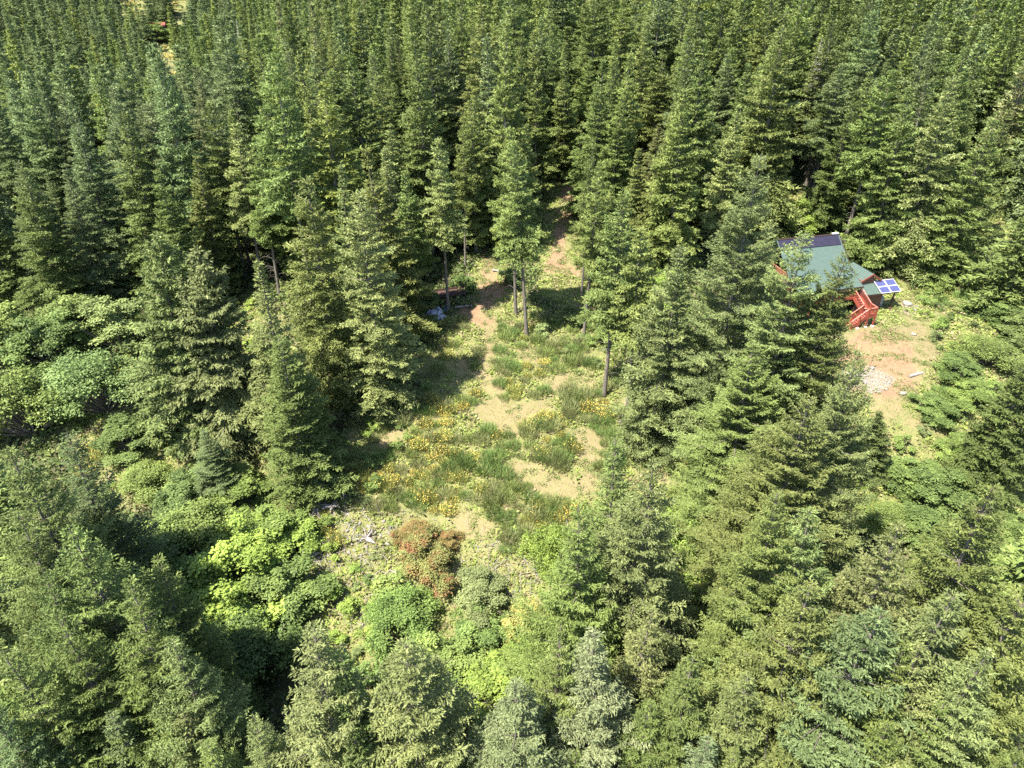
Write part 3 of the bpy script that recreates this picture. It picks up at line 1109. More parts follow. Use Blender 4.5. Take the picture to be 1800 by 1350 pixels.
# slash: thin bleached sticks strewn over the logged slope
P0, P1, R0 = [], [], []
while len(P0) < 560:
    u, v = rr_.uniform(525, 1000), rr_.uniform(870, 1110)
    if not (inpoly(u, v, [(530, 880), (620, 860), (700, 920), (700, 1010), (640, 1110), (550, 1060)]) or inpoly(u, v, [(800, 990), (840, 960), (1000, 950), (990, 1020), (860, 1080)]) or rr_.random() < .06):
        continue
    x, y, z = G(u, v)
    a, L = rr_.random() * 6.28, rr_.uniform(.3, 1.5)
    P0.append((x, y, z + rr_.uniform(.02, .3)))
    P1.append((x + math.cos(a) * L, y + math.sin(a) * L, float(T(x + math.cos(a) * L, y + math.sin(a) * L)) + rr_.uniform(.02, .4)))
    R0.append(rr_.uniform(.010, .035))
v_, f_ = cones(P0, P1, R0, np.array(R0) * .6, 4)
o = bpy.data.objects.new("slash", mesh_np("slash", v_, f_, M['deadwood']))
COL.objects.link(o)
o['kind'] = 'stuff'
o['label'] = "bleached sticks and logging slash strewn over the slope"
o['category'] = 'debris'

# two thin stakes in the yard
for u, v, h, lb in ((1507, 630, 1.5, "thin dark stake standing in the bare yard, upper one of two"), (1527, 650, 1.9, "thin dark stake standing by the rubble, lower one of two")):
    x, y, z = G(u, v)
    o = MB().cyl((0, 0, 0), (.12, 0, h), .02, .018, 6).cyl((.12, 0, h), (.12, 0, h + .03), .03, .01, 6).build('garden_stake', M['darktrim'])
    o.location = (x, y, z)
    o['label'] = lb
    o['category'] = 'stake'

# tarp over a pile, hose coil, bucket and beam under the trees by the track
x, y, z = G(766, 556)
n = 48
gx, gy = np.meshgrid(np.linspace(-1.9, 1.9, n), np.linspace(-1.6, 1.6, n))
hgt = 0.9 * np.exp(-((gx + .1) / 1.0) ** 4 - (gy / .85) ** 4) + .35 * np.exp(-((gx - .9) ** 2 + (gy - .4) ** 2) / .3)
hgt = hgt + (vnoise(gx * 1.0, gy * 1.6, .5) - .5) * .28 + np.abs(np.sin(gx * 3 + gy * 2 + vnoise(gx, gy, .6) * 5)) * .09
edge = 1 + .18 * np.sin(gx * 4) * .5
V_ = np.stack([gx * edge, gy * (1 + .15 * np.sin(gy * 3 + gx * 2)), hgt], -1).reshape(-1, 3)
i_ = np.arange(n * n).reshape(n, n)
F_ = np.stack([i_[:-1, :-1], i_[:-1, 1:], i_[1:, 1:], i_[1:, :-1]], -1).reshape(-1, 4)
cxy = V_[F_].mean(1)
F_ = F_[(np.abs(cxy[:, 0]) / 1.75 + np.abs(cxy[:, 1]) / 1.7) < 1.12]
tp = empty('tarp_pile', (x, y, z - .02), 0.5, "heap under a crumpled grey-blue tarp in the shade beside the track", 'tarp')
o = part('tarp', mesh_np("tarp", V_, F_, M['tarp'], smooth=True), tp)
md = o.modifiers.new("thick", 'SOLIDIFY')
md.thickness = .012
rp = MB()
for a, b_ in (((-1.4, -.9), (.6, 1.2)), ((-.6, -1.3), (1.3, .7)), ((-1.2, .6), (1.0, -.8))):
    pts = []
    for t in np.linspace(0, 1, 9):
        px_, py_ = a[0] + (b_[0] - a[0]) * t, a[1] + (b_[1] - a[1]) * t
        hh = 0.9 * math.exp(-((px_ + .1) / 1.0) ** 4 - (py_ / .85) ** 4) + .35 * math.exp(-((px_ - .9) ** 2 + (py_ - .4) ** 2) / .3) + .17
        pts.append((px_, py_, hh))
    for p, q in zip(pts[:-1], pts[1:]):
        rp.bar(p, q, .05, .03)
rp.build('strap', M['darktrim'], tp)
x, y, z = G(786, 545)
hc = MB()
for k in range(4):
    for i in range(16):
        a0, a1 = i * math.pi / 8, (i + 1) * math.pi / 8
        r_ = .42 - .03 * k
        hc.cyl((math.cos(a0) * r_, math.sin(a0) * r_, .06 + .09 * k), (math.cos(a1) * r_, math.sin(a1) * r_, .06 + .09 * k), .045, n=6)
o = hc.build('hose_coil', M['teal'])
o.location = (x, y, z)
o['label'] = "coiled teal hose lying against the trunk beside the tarp"
o['category'] = 'hose'
x, y, z = G(748, 536)
bk = empty('bucket', (x, y, z), 0, "white bucket standing uphill of the tarp", 'bucket')
MB().cyl((0, 0, 0), (0, 0, .5), .22, .27, 16).build('pail', M['white'], bk)
x, y, z = G(757, 532)
ct_ = empty('wooden_crate', (x, y, z), .4, "weathered orange-brown crate behind the white bucket", 'crate')
c_ = MB()
for k in range(3):
    c_.box(-.5, .5, -.36, -.33, .05 + k * .2, .2 + k * .2).box(-.5, .5, .33, .36, .05 + k * .2, .2 + k * .2).box(-.53, -.5, -.36, .36, .05 + k * .2, .2 + k * .2).box(.5, .53, -.36, .36, .05 + k * .2, .2 + k * .2)
c_.build('slats', M['trimlight'], ct_)
MB().box(-.49, .49, -.32, .32, .0, .04).build('base', M['bark'], ct_)
x, y, z = G(785, 522)
bm_ = empty('utility_trailer', (x, y, z), .28, "long low rusty red trailer bed in the shade by the track", 'trailer')
MB().box(-2.6, 2.6, -.85, .85, .5, .56).build('bed', M['rust'], bm_)
MB().box(-2.6, 2.6, -.9, -.85, .4, .82).box(-2.6, 2.6, .85, .9, .4, .82).box(-2.65, -2.6, -.9, .9, .4, .82).build('side_rail', M['rust'], bm_)
MB().bar((2.6, 0, .48), (3.7, 0, .42), .09).build('tongue', M['darktrim'], bm_)
for sx in (-.5, .3):
    for sy in (-.98, .98):
        MB().cyl((sx, sy - .09, .32), (sx, sy + .09, .32), .32, n=18).build('wheel', M['darktrim'], bm_)

# small red-roofed shed and pale rocks at the far meadow
x, y, z = G(280, 62)
fs = empty('shed', (x, y, z), .3, "tiny far shed with a red roof at the meadow's edge beyond the forest", 'shed')
MB().box(-2.6, 2.6, -1.8, 1.8, -.5, 3.0).build('wall', M['bark'], fs)
MB().slab(((-3, 0, 4.3), (3, 0, 4.3), (3, -2.3, 3.0), (-3, -2.3, 3.0)), .1).slab(((-3, 0.01, 4.3), (3, 0.01, 4.3), (3, 2.3, 3.0), (-3, 2.3, 3.0)), .1).build('roof', M['trim'], fs)
MB().box(-.6, .6, -1.86, -1.802, 0, 2.1).build('door', M['white'], fs)
# ------------------------------------------------------------------ conifers
C_ = dict(
    olive=(0.188, 0.226, 0.066), green=(0.164, 0.214, 0.062), dark=(0.130, 0.166, 0.050), blue=(0.160, 0.204, 0.082),
    silver=(0.205, 0.250, 0.118), lime=(0.218, 0.258, 0.066), pale=(0.218, 0.256, 0.090), brown=(0.19, 0.20, 0.085))
WORD = dict(olive='olive green', green='mid green', dark='dark green', blue='blue-green', silver='silver green', lime='yellow-green',
            pale='pale grey-green', brown='brownish green')

NEAR = dict(blen=0.19, bw=0.062, tsp=0.105, nb=7, step=0.66, per=8, lowel=-4, upturn=0.42, gap=0.35, jit=0.5, nj=0.6, spray=0.26, maxtl=0.5, subs=3, side_drop=0.28)
MID = dict(blen=0.42, bw=0.13, tsp=0.21, nb=4, step=0.66, per=6, spray=0.30, maxtl=0.75, subs=2, side_drop=0.2, jit=.5)
FAR = dict(blen=0.72, bw=0.23, tsp=0.40, nb=3, step=0.8, per=6)
V = {}


def variants(key, quality, specs):
    for i, sp in enumerate(specs):
        V.setdefault(key, []).append(fir(len(V) * 97 + i * 13 + 5, **{**quality, **sp}))


variants('near_cone', NEAR, [dict(H=20, R=5.7, c0=0.03, shape=0.95), dict(H=20, R=5.4, c0=0.03, droop=0.2, shape=0.9), dict(H=20, R=5.2, c0=0.04, upturn=0.45, shape=0.95)])
variants('near_slim', NEAR, [dict(H=20, R=4.0, c0=0.04, shape=0.9), dict(H=20, R=4.2, c0=0.03, shape=0.85)])
variants('near_tall', NEAR, [dict(H=28, R=6.6, c0=0.06, shape=0.85, gap=0.4), dict(H=28, R=6.0, c0=0.08, droop=0.22, shape=0.8, gap=0.45, dead=0.3)])
variants('full', MID, [dict(R=5.8, c0=0.05, shape=0.95), dict(R=5.5, c0=0.04, shape=0.9, droop=0.2), dict(R=5.4, c0=0.05, shape=1.0, gap=.4)])
variants('skirt', dict(MID, blen=.34, bw=.1, nb=6), [dict(R=4.9, c0=0.02, shape=0.68), dict(R=5.0, c0=0.03, shape=0.62, droop=0.15)])
variants('bare', MID, [dict(R=4.3, c0=0.42, dead=0.5, gap=0.35, shape=.85), dict(R=4.1, c0=0.46, gap=0.4, dead=0.3, droop=0.2, shape=.8), dict(R=4.4, c0=0.38, dead=0.8, sparse=0.12, shape=.9)])
variants('slim', MID, [dict(R=4.9, c0=0.1, shape=1.0), dict(R=4.4, c0=0.12, gap=0.4, shape=.9), dict(R=5.1, c0=0.08, droop=0.2, shape=1.05), dict(R=4.8, c0=0.1, gap=0.45, shape=1.1)])
variants('old', MID, [dict(R=5.2, c0=0.15, sparse=0.22, dead=1.0, gap=0.5, hang=0.2), dict(R=4.8, c0=0.2, sparse=0.3, dead=1.2, gap=0.5)])
variants('weeping', dict(MID, nb=6, tsp=0.2, step=0.5), [dict(R=5.6, c0=0.04, hang=0.75, sparse=0.15, droop=0.3, dead=1.0, upturn=0.5, gap=0.45, shape=.7), dict(R=5.2, c0=0.05, hang=0.65, droop=0.3, dead=1.4, sparse=0.22, upturn=0.5, gap=0.5, shape=.65)])
variants('far', FAR, [dict(H=24, R=5.3, c0=0.08, shape=1.0, material='needle_far'), dict(H=24, R=4.8, c0=0.1, gap=0.4, shape=1.0, material='needle_far'), dict(H=24, R=5.5, c0=0.08, droop=0.25, shape=1.05, material='needle_far'),
                      dict(H=24, R=5.0, c0=0.08, shape=1.1, material='needle_far')])
NOM = dict(skirt=25, near_cone=20, near_slim=20, near_tall=28, full=25, bare=25, slim=25, old=25, weeping=25, far=24)
RAD = dict(skirt=4.6, near_cone=3.5, near_slim=2.4, near_tall=3.8, full=3.4, bare=3.0, slim=2.3, old=3.2, weeping=4.0, far=2.8)

firs = []        # dicts: x y z h w kind vi color tip


def from_tip(u, v, h, kind, w=1.0, col='green', label=None):
    x, y, z = G(u, v, h)
    firs.append(dict(x=x, y=y, z=z, h=h, w=w, kind=kind, col=col, label=label, hand=1))


def from_base(ub, vb, vt, kind, w=1.0, col='green', label=None):
    x, y, z = G(ub, vb)
    lo, hi = 1.0, 60.0
    for _ in range(30):
        h = (lo + hi) / 2
        if proj(x, y, z + h)[1] > vt:
            lo = h
        else:
            hi = h
    firs.append(dict(x=x, y=y, z=z, h=h, w=w, kind=kind, col=col, label=label, hand=1))


# round the clearing
from_base(674, 716, 332, 'skirt', .98, 'pale', "full olive fir with green skirts down to the ground, west edge of the clearing")
from_base(547, 872, 590, 'skirt', 1.15, 'green', "dense mid green fir on a short bare trunk above the white driftwood")
from_base(528, 800, 445, 'slim', 1.0, 'pale', "thin brownish-topped fir right behind the dense one above the driftwood")
from_base(598, 700, 300, 'skirt', 0.9, 'olive', "tall pale fir with bare grey trunk between the two dense clearing-edge firs")
from_base(788, 547, 240, 'bare', .85, 'pale', "tall fir with dead lower limbs standing beside the grey tarp")
from_base(818, 470, 205, 'bare', 0.65, 'olive', "fir with pale trunk at the bend of the dirt track")
from_base(907, 552, 215, 'bare', .78, 'olive', "fir on a bare trunk, western one of the pair beside the track")
from_base(926, 590, 245, 'bare', .85, 'green', "fir on a bare trunk with curved dead limbs, eastern one of the trackside pair")
from_base(1026, 590, 285, 'bare', 0.72, 'olive', "fir on a straight bare trunk at the clearing's top, east of the trackside pair")
from_base(1022, 520, 245, 'bare', 0.6, 'olive')
from_base(1062, 696, 330, 'bare', .9, 'green', "fir whose long pale trunk rises from the broom at the clearing's east edge")
from_base(1104, 716, 395, 'bare', 0.95, 'olive', "fir whose trunk stands by white stones at the eastern clearing edge")
from_base(1150, 788, 430, 'skirt', 1.0, 'pale', "tall pale fir with foliage nearly to the ground at the clearing's southeast corner")
from_base(1230, 800, 262, 'near_tall', 1.0, 'pale', "very tall pale grey-green fir west of the cabin roof")
from_base(1284, 740, 385, 'skirt', 1.0, 'pale', "pale fir covering the western end of the cabin")
from_base(1300, 900, 404, 'near_tall', 1.12, 'pale', "tall fir whose tip crosses the dark strip of the cabin roof")
from_base(1346, 880, 428, 'near_tall', 1.1, 'olive', "fir in front of the red deck, tip against the green cabin roof")
from_base(1262, 960, 600, 'near_tall', 1.3, 'olive')
from_base(1305, 1120, 690, 'near_tall', 1.3, 'olive', "huge spreading olive fir filling the slope below the cabin")
from_base(1372, 1060, 600, 'near_tall', 0.9, 'pale', "thin-topped fir with grey trunk showing, below the bare yard")
from_base(1514, 838, 722, 'slim', 1.3, 'dark', "small dark green fir at the lower edge of the bare yard")
from_base(1712, 850, 590, 'full', 0.98, 'dark', "broad dark fir with layered limbs on the far side of the shrubby slope")
from_base(1760, 540, 330, 'full', 1.1, 'dark')
from_base(1690, 430, 190, 'full', 1.0, 'dark')
from_base(1528, 462, 150, 'full', 1.0, 'green')
from_base(1582, 470, 130, 'full', 1.0, 'pale', "tall silvery-topped fir rising right behind the cabin's east wing")
from_base(1640, 492, 200, 'full', 1.05, 'green')
from_base(1480, 440, 120, 'bare', 1.0, 'green')
from_base(1612, 480, 385, 'full', 1.6, 'lime', "small bushy yellow-green fir behind the solar panels")
# west side
from_base(345, 775, 415, 'weeping', 1.15, 'pale', "drooping pale conifer with bare hanging limbs, western one of the twin pair")
from_base(420, 775, 440, 'weeping', 1.2, 'pale', "drooping pale conifer with bare white limbs, eastern one of the twin pair")
from_base(388, 878, 755, 'near_slim', 1.3, 'blue', "small blue-green conifer at the feet of the drooping pair")
from_base(300, 512, 190, 'full', 1.15, 'dark', "broad dark fir with a deep shadow side on the western slope")
from_base(432, 488, 180, 'bare', 1.0, 'olive')
from_base(462, 500, 215, 'bare', 1.0, 'pale')
from_base(492, 520, 240, 'bare', 0.9, 'green')
from_base(740, 560, 300, 'bare', 0.85, 'green')
from_base(700, 600, 255, 'slim', 1.1, 'olive')
from_base(395, 520, 270, 'full', 0.95, 'olive')
from_base(120, 560, 290, 'full', 1.0, 'green')
from_base(30, 540, 330, 'full', 1.0, 'dark')
from_base(355, 560, 300, 'full', 1.0, 'green')
# the slope below the camera
for a in [
    (1075, 1082, 21, 'near_cone', .95, 'silver'), (1150, 800, 24, 'near_cone', .95, 'pale'), (1098, 776, 22, 'near_slim', 1.0, 'green'),
    (1045, 880, 23, 'near_cone', .92, 'green'), (1215, 1145, 19, 'near_cone', .95, 'green'), (1325, 1182, 18, 'near_cone', .95, 'pale'),
    (1245, 1290, 15, 'near_slim', 1.1, 'silver'), (720, 1135, 21, 'near_cone', 1.15, 'pale'), (905, 1212, 19, 'near_cone', 1.05, 'silver'),
    (592, 1142, 20, 'near_slim', 1.0, 'green'), (515, 1100, 22, 'near_slim', 1.1, 'pale'), (432, 1250, 17, 'near_cone', .75, 'pale'),
    (350, 1285, 15, 'near_slim', 1.0, 'green'), (275, 1256, 16, 'near_slim', 1.05, 'pale'), (186, 1252, 16, 'near_slim', 1.0, 'blue'),
    (45, 1122, 22, 'near_cone', .85, 'olive'), (200, 1030, 23, 'near_cone', .9, 'green'), (307, 1112, 20, 'near_cone', .9, 'pale'),
    (262, 988, 19, 'near_slim', .9, 'olive'), (135, 905, 24, 'near_cone', 1.0, 'green'), (38, 785, 24, 'near_cone', 1.0, 'green'),
    (104, 766, 21, 'near_slim', 1.1, 'blue'), (48, 995, 22, 'near_cone', .9, 'green'), (8, 1210, 20, 'near_cone', .9, 'blue'),
    (1500, 1060, 22, 'near_cone', 1.2, 'blue'), (1590, 930, 23, 'near_cone', .95, 'pale'), (1662, 1030, 22, 'near_slim', 1.2, 'pale'),
    (1755, 860, 24, 'near_cone', 1.1, 'green'), (1742, 1128, 21, 'near_cone', .85, 'pale'), (1690, 1245, 18, 'near_cone', .9, 'green'),
    (1795, 985, 23, 'near_cone', 1.0, 'olive'), (1590, 1255, 17, 'near_cone', .8, 'olive'),
    (1395, 880, 24, 'near_tall', .9, 'olive'), (1420, 1020, 22, 'near_cone', 1.0, 'olive'), (1555, 1130, 20, 'near_cone', .9, 'olive'),
    (1775, 1290, 15, 'near_cone', .9, 'green'), (1130, 1225, 16, 'near_cone', .9, 'green'), (1010, 1300, 13, 'near_cone', .8, 'green'),
    (780, 1290, 14, 'near_cone', .8, 'pale'), (600, 1280, 16, 'near_cone', .9, 'green'), (690, 1340, 13, 'near_cone', .8, 'green'),
    (500, 1310, 13, 'near_cone', .8, 'green'), (120, 1300, 15, 'near_cone', .8, 'olive'), (1400, 1300, 14, 'near_cone', .9, 'green'),
    (1500, 1300, 14, 'near_slim', 1.0, 'green'), (820, 1262, 9, 'near_slim', 1.0, 'lime'), (1180, 1330, 12, 'near_cone', .8, 'pale'),
    (1100, 1085, 19, 'near_slim', .9, 'pale'), (1640, 1150, 20, 'near_cone', .9, 'pale'), (1460, 890, 23, 'near_cone', .95, 'pale'),
    (980, 1100, 20, 'near_cone', .75, 'green'), (1300, 1310, 14, 'near_cone', .8, 'green'),
    (10, 900, 23, 'near_cone', .9, 'dark'), (100, 1080, 22, 'near_cone', .85, 'green'),
]:
    a = list(a)
    a[4] *= 1.06
    from_tip(*a)

# the closed forest: a jittered lattice over the hillside, kept out of openings
CLEAR = [
    [(735, 640), (745, 520), (830, 500), (832, 370), (878, 370), (884, 470), (905, 545), (1060, 600), (1060, 690), (1100, 720), (1100, 790), (1050, 880), (960, 920),
     (940, 1000), (900, 1090), (800, 1130), (560, 1100), (520, 900), (590, 780), (700, 730)],
    [(978, 262), (1018, 262), (1012, 360), (1000, 470), (960, 470)],
    [(1362, 405), (1490, 402), (1600, 490), (1600, 560), (1480, 590), (1365, 520)],
    [(1470, 540), (1660, 530), (1690, 620), (1650, 730), (1560, 770), (1480, 720)],
    [(1600, 490), (1800, 520), (1830, 640), (1740, 780), (1740, 900), (1600, 960), (1530, 900), (1530, 740)],
    [(130, 740), (300, 800), (470, 800), (545, 870), (545, 1100), (430, 880), (220, 900), (150, 840)],
    [(1705, 270), (1770, 300), (1780, 350), (1715, 370)],
    [(1355, 355), (1400, 355), (1400, 405), (1355, 405)],
    [(295, -60), (328, -60), (326, 16), (298, 20)],
    [(262, 40), (296, 40), (300, 66), (262, 66)], [(255, 82), (320, 86), (340, 112), (270, 108)],
    [(200, -60), (250, -60), (245, 2), (200, 4)],
    [(455, 535), (490, 530), (490, 600), (455, 610)],
]
BACK = [(-500, -200), (2300, -200), (2300, 440), (1800, 430), (1740, 400), (1700, 250), (1690, 500), (1600, 485), (1500, 455), (1400, 400), (1330, 440), (1180, 520), (1060, 530),
        (900, 470), (830, 490), (740, 530), (660, 610), (560, 640), (480, 520), (400, 500), (220, 540), (0, 560), (-400, 600)]
BELOW = [(-900, 800), (-60, 700), (120, 900), (420, 1150), (480, 1250), (880, 1330), (1200, 1250), (1480, 960), (1640, 930), (2000, 830), (2900, 900), (2600, 5000), (-1200, 5000)]
lat = []
yy, i = 4.0, 0
while yy < 420:
    sp = 9.0 if yy < 60 else 6.6 if yy < 130 else 6.0
    off = RNG.uniform(0, sp)
    for xx in np.arange(-340, 340, sp):
        s_ = sp * (0.82 if xx < -25 - (yy - 110) * .12 and yy > 110 else 1)
        if s_ < sp and RNG.random() < 0.55:
            lat.append((xx + RNG.uniform(-2.6, 2.6), yy + RNG.uniform(-2.6, 2.6)))
        lat.append((xx + off + RNG.uniform(-2.4, 2.4), yy + RNG.uniform(-2.4, 2.4)))
    yy += sp * 0.93
lat = np.array(lat)
zl = T(lat[:, 0], lat[:, 1])
ub, vb = proj(lat[:, 0], lat[:, 1], zl)
ok = inpoly(ub, vb, BACK) | (inpoly(ub, vb, BELOW) & (lat[:, 1] < 60))
for (x, y), z, u0, v0, k in zip(lat, zl, ub, vb, ok):
    if not k:
        continue
    far = y > 90
    h = float(np.clip(RNG.normal(20 if y > 100 else 22, 4.4) * (1.15 if RNG.random() < .1 else 1), 10, 30)) if y > 60 else RNG.normal(20, 2.5)
    if x < -60 and y > 150:
        h *= 0.86
    if u0 < 330 and v0 < 330:
        h *= 0.84
    if v0 < 60 and u0 < 600:
        h *= 0.85
    ut, vt = proj(x, y, z + h)
    um_, vm_ = proj(x, y, z + h * .45)
    if um_ < -110 or um_ > 1910 or vt > 1420 or (vt < -200):
        continue
    if 140 < y and vt < -170:
        continue
    R_ = 2.6 * FPX / max(8, y * CP - (z - CAMH) * SP)
    bad = False
    for q in (0.35, 0.55, 0.75, 1.0):
        up_, vp_ = proj(x, y, z + h * q)
        rr = R_ * (1.05 - q) * 0.85
        for du in (-rr, 0, rr):
            if any(inpoly(up_ + du, vp_, p) for p in CLEAR):
                bad = True
                break
        if bad:
            break
    if bad:
        continue
    if any((f_['x'] - x) ** 2 + (f_['y'] - y) ** 2 < (3.6 if y > 60 else 6.8) ** 2 for f_ in firs if f_.get('hand')):
        continue
    n = vnoise(x, y, 35) * 0.55 + RNG.random() * 0.45
    if y < 60:
        kind = RNG.choice(['near_cone', 'near_slim', 'near_tall'], p=[.6, .3, .1])
        h = h if kind != 'near_tall' else h + 2
        col = RNG.choice(['green', 'olive', 'pale', 'green', 'blue'])
    else:
        kind = RNG.choice(['full', 'bare', 'slim', 'old'], p=[.28, .22, .42, .08])
        if ut < 420 and vt < 330:
            col = 'blue' if n > 0.35 else 'green'
        elif ut > 1450:
            col = ['dark', 'blue', 'green', 'dark'][int(RNG.integers(4))]
        elif vt < 110:
            col = ['dark', 'green', 'blue', 'olive'][int(RNG.integers(4))]
        else:
            col = 'olive' if n > 0.55 else ('green' if n > 0.38 else 'pale')
        if RNG.random() < 0.03:
            col = 'brown'
        if RNG.random() < 0.06:
            col = 'lime'
    firs.append(dict(x=x, y=y, z=z, h=h, w=RNG.uniform(0.85, 1.15) * (1.0 if y < 150 else (0.8 if x < -25 - (y - 110) * .12 else 1.0)), kind=kind, col=col, label=None, hand=0))

vis = []
for f_ in firs:
    u, v = proj(f_['x'], f_['y'], f_['z'] + f_['h'])
    f_['tip'] = (float(u), float(v))
    um, vm = proj(f_['x'], f_['y'], f_['z'] + f_['h'] * 0.75)
    f_['vis'] = (-20 < u < 1820 and -12 < v < 1345) or (0 < um < 1800 and 0 < vm < 1340)
cand = sorted([f_ for f_ in firs if f_['vis']], key=lambda f_: (not f_['hand'], f_['y'] ** 2 + f_['x'] ** 2))
single = cand[:298]
ids = set(id(f_) for f_ in single)
rest = [f_ for f_ in firs if id(f_) not in ids and (f_['vis'] or f_['y'] < 400)]
print("firs", len(firs), "visible", len(cand), "rest", len(rest), "far limit y", single[-1]['y'])

# labels: how the tree looks, then where its tip stands among its neighbours
ORD = ("first second third fourth fifth sixth seventh eighth ninth tenth eleventh twelfth thirteenth fourteenth fifteenth sixteenth seventeenth eighteenth nineteenth "
       "twentieth").split()
TENS = ['', '', 'twenty', 'thirty', 'forty', 'fifty', 'sixty', 'seventy', 'eighty', 'ninety']


def ordinal(n):
    if n <= 20:
        return ORD[n - 1]
    if n % 10 == 0:
        return TENS[n // 10][:-1] + 'ieth'
    return TENS[n // 10] + '-' + ORD[n % 10 - 1]


SHAPE = dict(skirt='dense', near_cone='broad', near_slim='slim', near_tall='tall', full='full', bare='high-crowned', slim='slim', old='thin', weeping='drooping', far='distant')
bands = {}
for f_ in single:
    b = int(np.clip(f_['tip'][1] // 67.5, 0, 19))
    bands.setdefault(b, []).append(f_)
for b, L_ in bands.items():
    L_.sort(key=lambda f_: f_['tip'][0])
    for i, f_ in enumerate(L_):
        if not f_['label']:
            f_['label'] = f"{SHAPE[f_['kind']]} {WORD[f_['col']]} fir, {ordinal(i + 1)} tip from left in the {ordinal(b + 1)} twentieth of the photo"

for f_ in single:
    if len(f_['label'].split()) > 16 or len(f_['label'].replace('-', ' ').split()) > 17:
        print('LONG', f_['label'])
for i, f_ in enumerate(single):
    vs = V[f_['kind']]
    cr, tr = vs[int(RNG.integers(len(vs)))]
    c = np.array(C_[f_['col']]) * RNG.uniform(0.82, 1.14) * (0.85 if f_['y'] < 60 else 1) * (1 + RNG.normal(0, 0.025, 3))
    s = f_['h'] / NOM[f_['kind']]
    w = f_['w'] * (0.2 + 0.8 * s)
    plant('fir_tree', (cr, tr), ('crown', 'trunk'), (f_['x'], f_['y'], f_['z'] - 0.1), (w, w, s), float(RNG.random() * 6.28), tuple(c),
          f_['label'], 'fir tree', 'fir trees of the hillside forest', (float(RNG.normal(0, 0.03)), float(RNG.normal(0, 0.03))))


def forest_mass(name, items, label):
    """the rest of the far wood as one mass: tree copies on scattered points"""
    col_ = bpy.data.collections.new(name + "_kinds")
    for cr, tr in V['far']:
        a = np.zeros(len(cr.vertices) * 3, np.float32)
        # crown and bole joined in one mesh
        bm = bmesh.new()
        bm.from_mesh(cr)
        nf = len(bm.faces)
        bm.from_mesh(tr)
        bm.faces.ensure_lookup_table()
        for f in bm.faces[nf:]:
            f.material_index = 1
        me = bpy.data.meshes.new("far_fir")
        bm.to_mesh(me)
        bm.free()
        me.materials.append(M['needle_far'])
        me.materials.append(M['bark'])
        o = bpy.data.objects.new("far_fir", me)
        col_.objects.link(o)
    me = bpy.data.meshes.new(name)
    n = len(items)
    me.vertices.add(n)
    me.vertices.foreach_set("co", np.array([(f_['x'], f_['y'], f_['z'] - 0.1) for f_ in items], np.float32).ravel())
    sc_ = me.attributes.new("sc", 'FLOAT_VECTOR', 'POINT')
    sc_.data.foreach_set("vector", np.array([(f_['w'] * .95, f_['w'] * .95, f_['h'] / 24) for f_ in items], np.float32).ravel())
    rt = me.attributes.new("rt", 'FLOAT_VECTOR', 'POINT')
    rt.data.foreach_set("vector", np.array([(0, 0, RNG.random() * 6.28) for f_ in items], np.float32).ravel())
    ix = me.attributes.new("ix", 'INT', 'POINT')
    ix.data.foreach_set("value", RNG.integers(0, 4, n).astype(np.int32))
    ct = me.attributes.new("tint", 'FLOAT_COLOR', 'POINT')
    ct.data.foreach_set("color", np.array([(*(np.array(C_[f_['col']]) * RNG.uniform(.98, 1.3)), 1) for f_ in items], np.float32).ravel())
    o = bpy.data.objects.new(name, me)
    COL.objects.link(o)
    o['kind'] = 'stuff'
    o['label'] = label
    o['category'] = 'forest'
    ng = bpy.data.node_groups.new(name, 'GeometryNodeTree')
    ng.interface.new_socket("Geometry", in_out='INPUT', socket_type='NodeSocketGeometry')
    ng.interface.new_socket("Geometry", in_out='OUTPUT', socket_type='NodeSocketGeometry')
    gi, go = ng.nodes.new("NodeGroupInput"), ng.nodes.new("NodeGroupOutput")
    ci = ng.nodes.new("GeometryNodeCollectionInfo")
    ci.inputs[0].default_value = col_
    ci.inputs["Separate Children"].default_value = True
    ci.inputs["Reset Children"].default_value = True
    iop = ng.nodes.new("GeometryNodeInstanceOnPoints")
    iop.inputs["Pick Instance"].default_value = True

    def at(nm, ty):
        a = ng.nodes.new("GeometryNodeInputNamedAttribute")
        a.data_type = ty
        a.inputs[0].default_value = nm
        return [s for s in a.outputs if s.enabled][0]
    ng.links.new(gi.outputs[0], iop.inputs["Points"])
    ng.links.new(ci.outputs[0], iop.inputs["Instance"])
    ng.links.new(at("ix", 'INT'), iop.inputs["Instance Index"])
    ng.links.new(at("rt", 'FLOAT_VECTOR'), iop.inputs["Rotation"])
    ng.links.new(at("sc", 'FLOAT_VECTOR'), iop.inputs["Scale"])
    ng.links.new(iop.outputs[0], go.inputs[0])
    md = o.modifiers.new("scatter", 'NODES')
    md.node_group = ng
    return o


forest_mass("distant_forest", rest, "closed fir forest covering the far hillside")
sn = snag(11, 24, 1.4)
for (u, v, h, lb) in [(1446, 66, 20, "bare grey dead fir standing among green ones behind the cabin"), (415, 35, 20, "dead purplish-grey snag at the upper edge of the western forest")]:
    x, y, z = G(u, v, h)
    t = empty('dead_tree', (x, y, z - .1), 0.4, lb, 'dead tree', None, (1, 1, h / 24))
    part('trunk', sn, t)

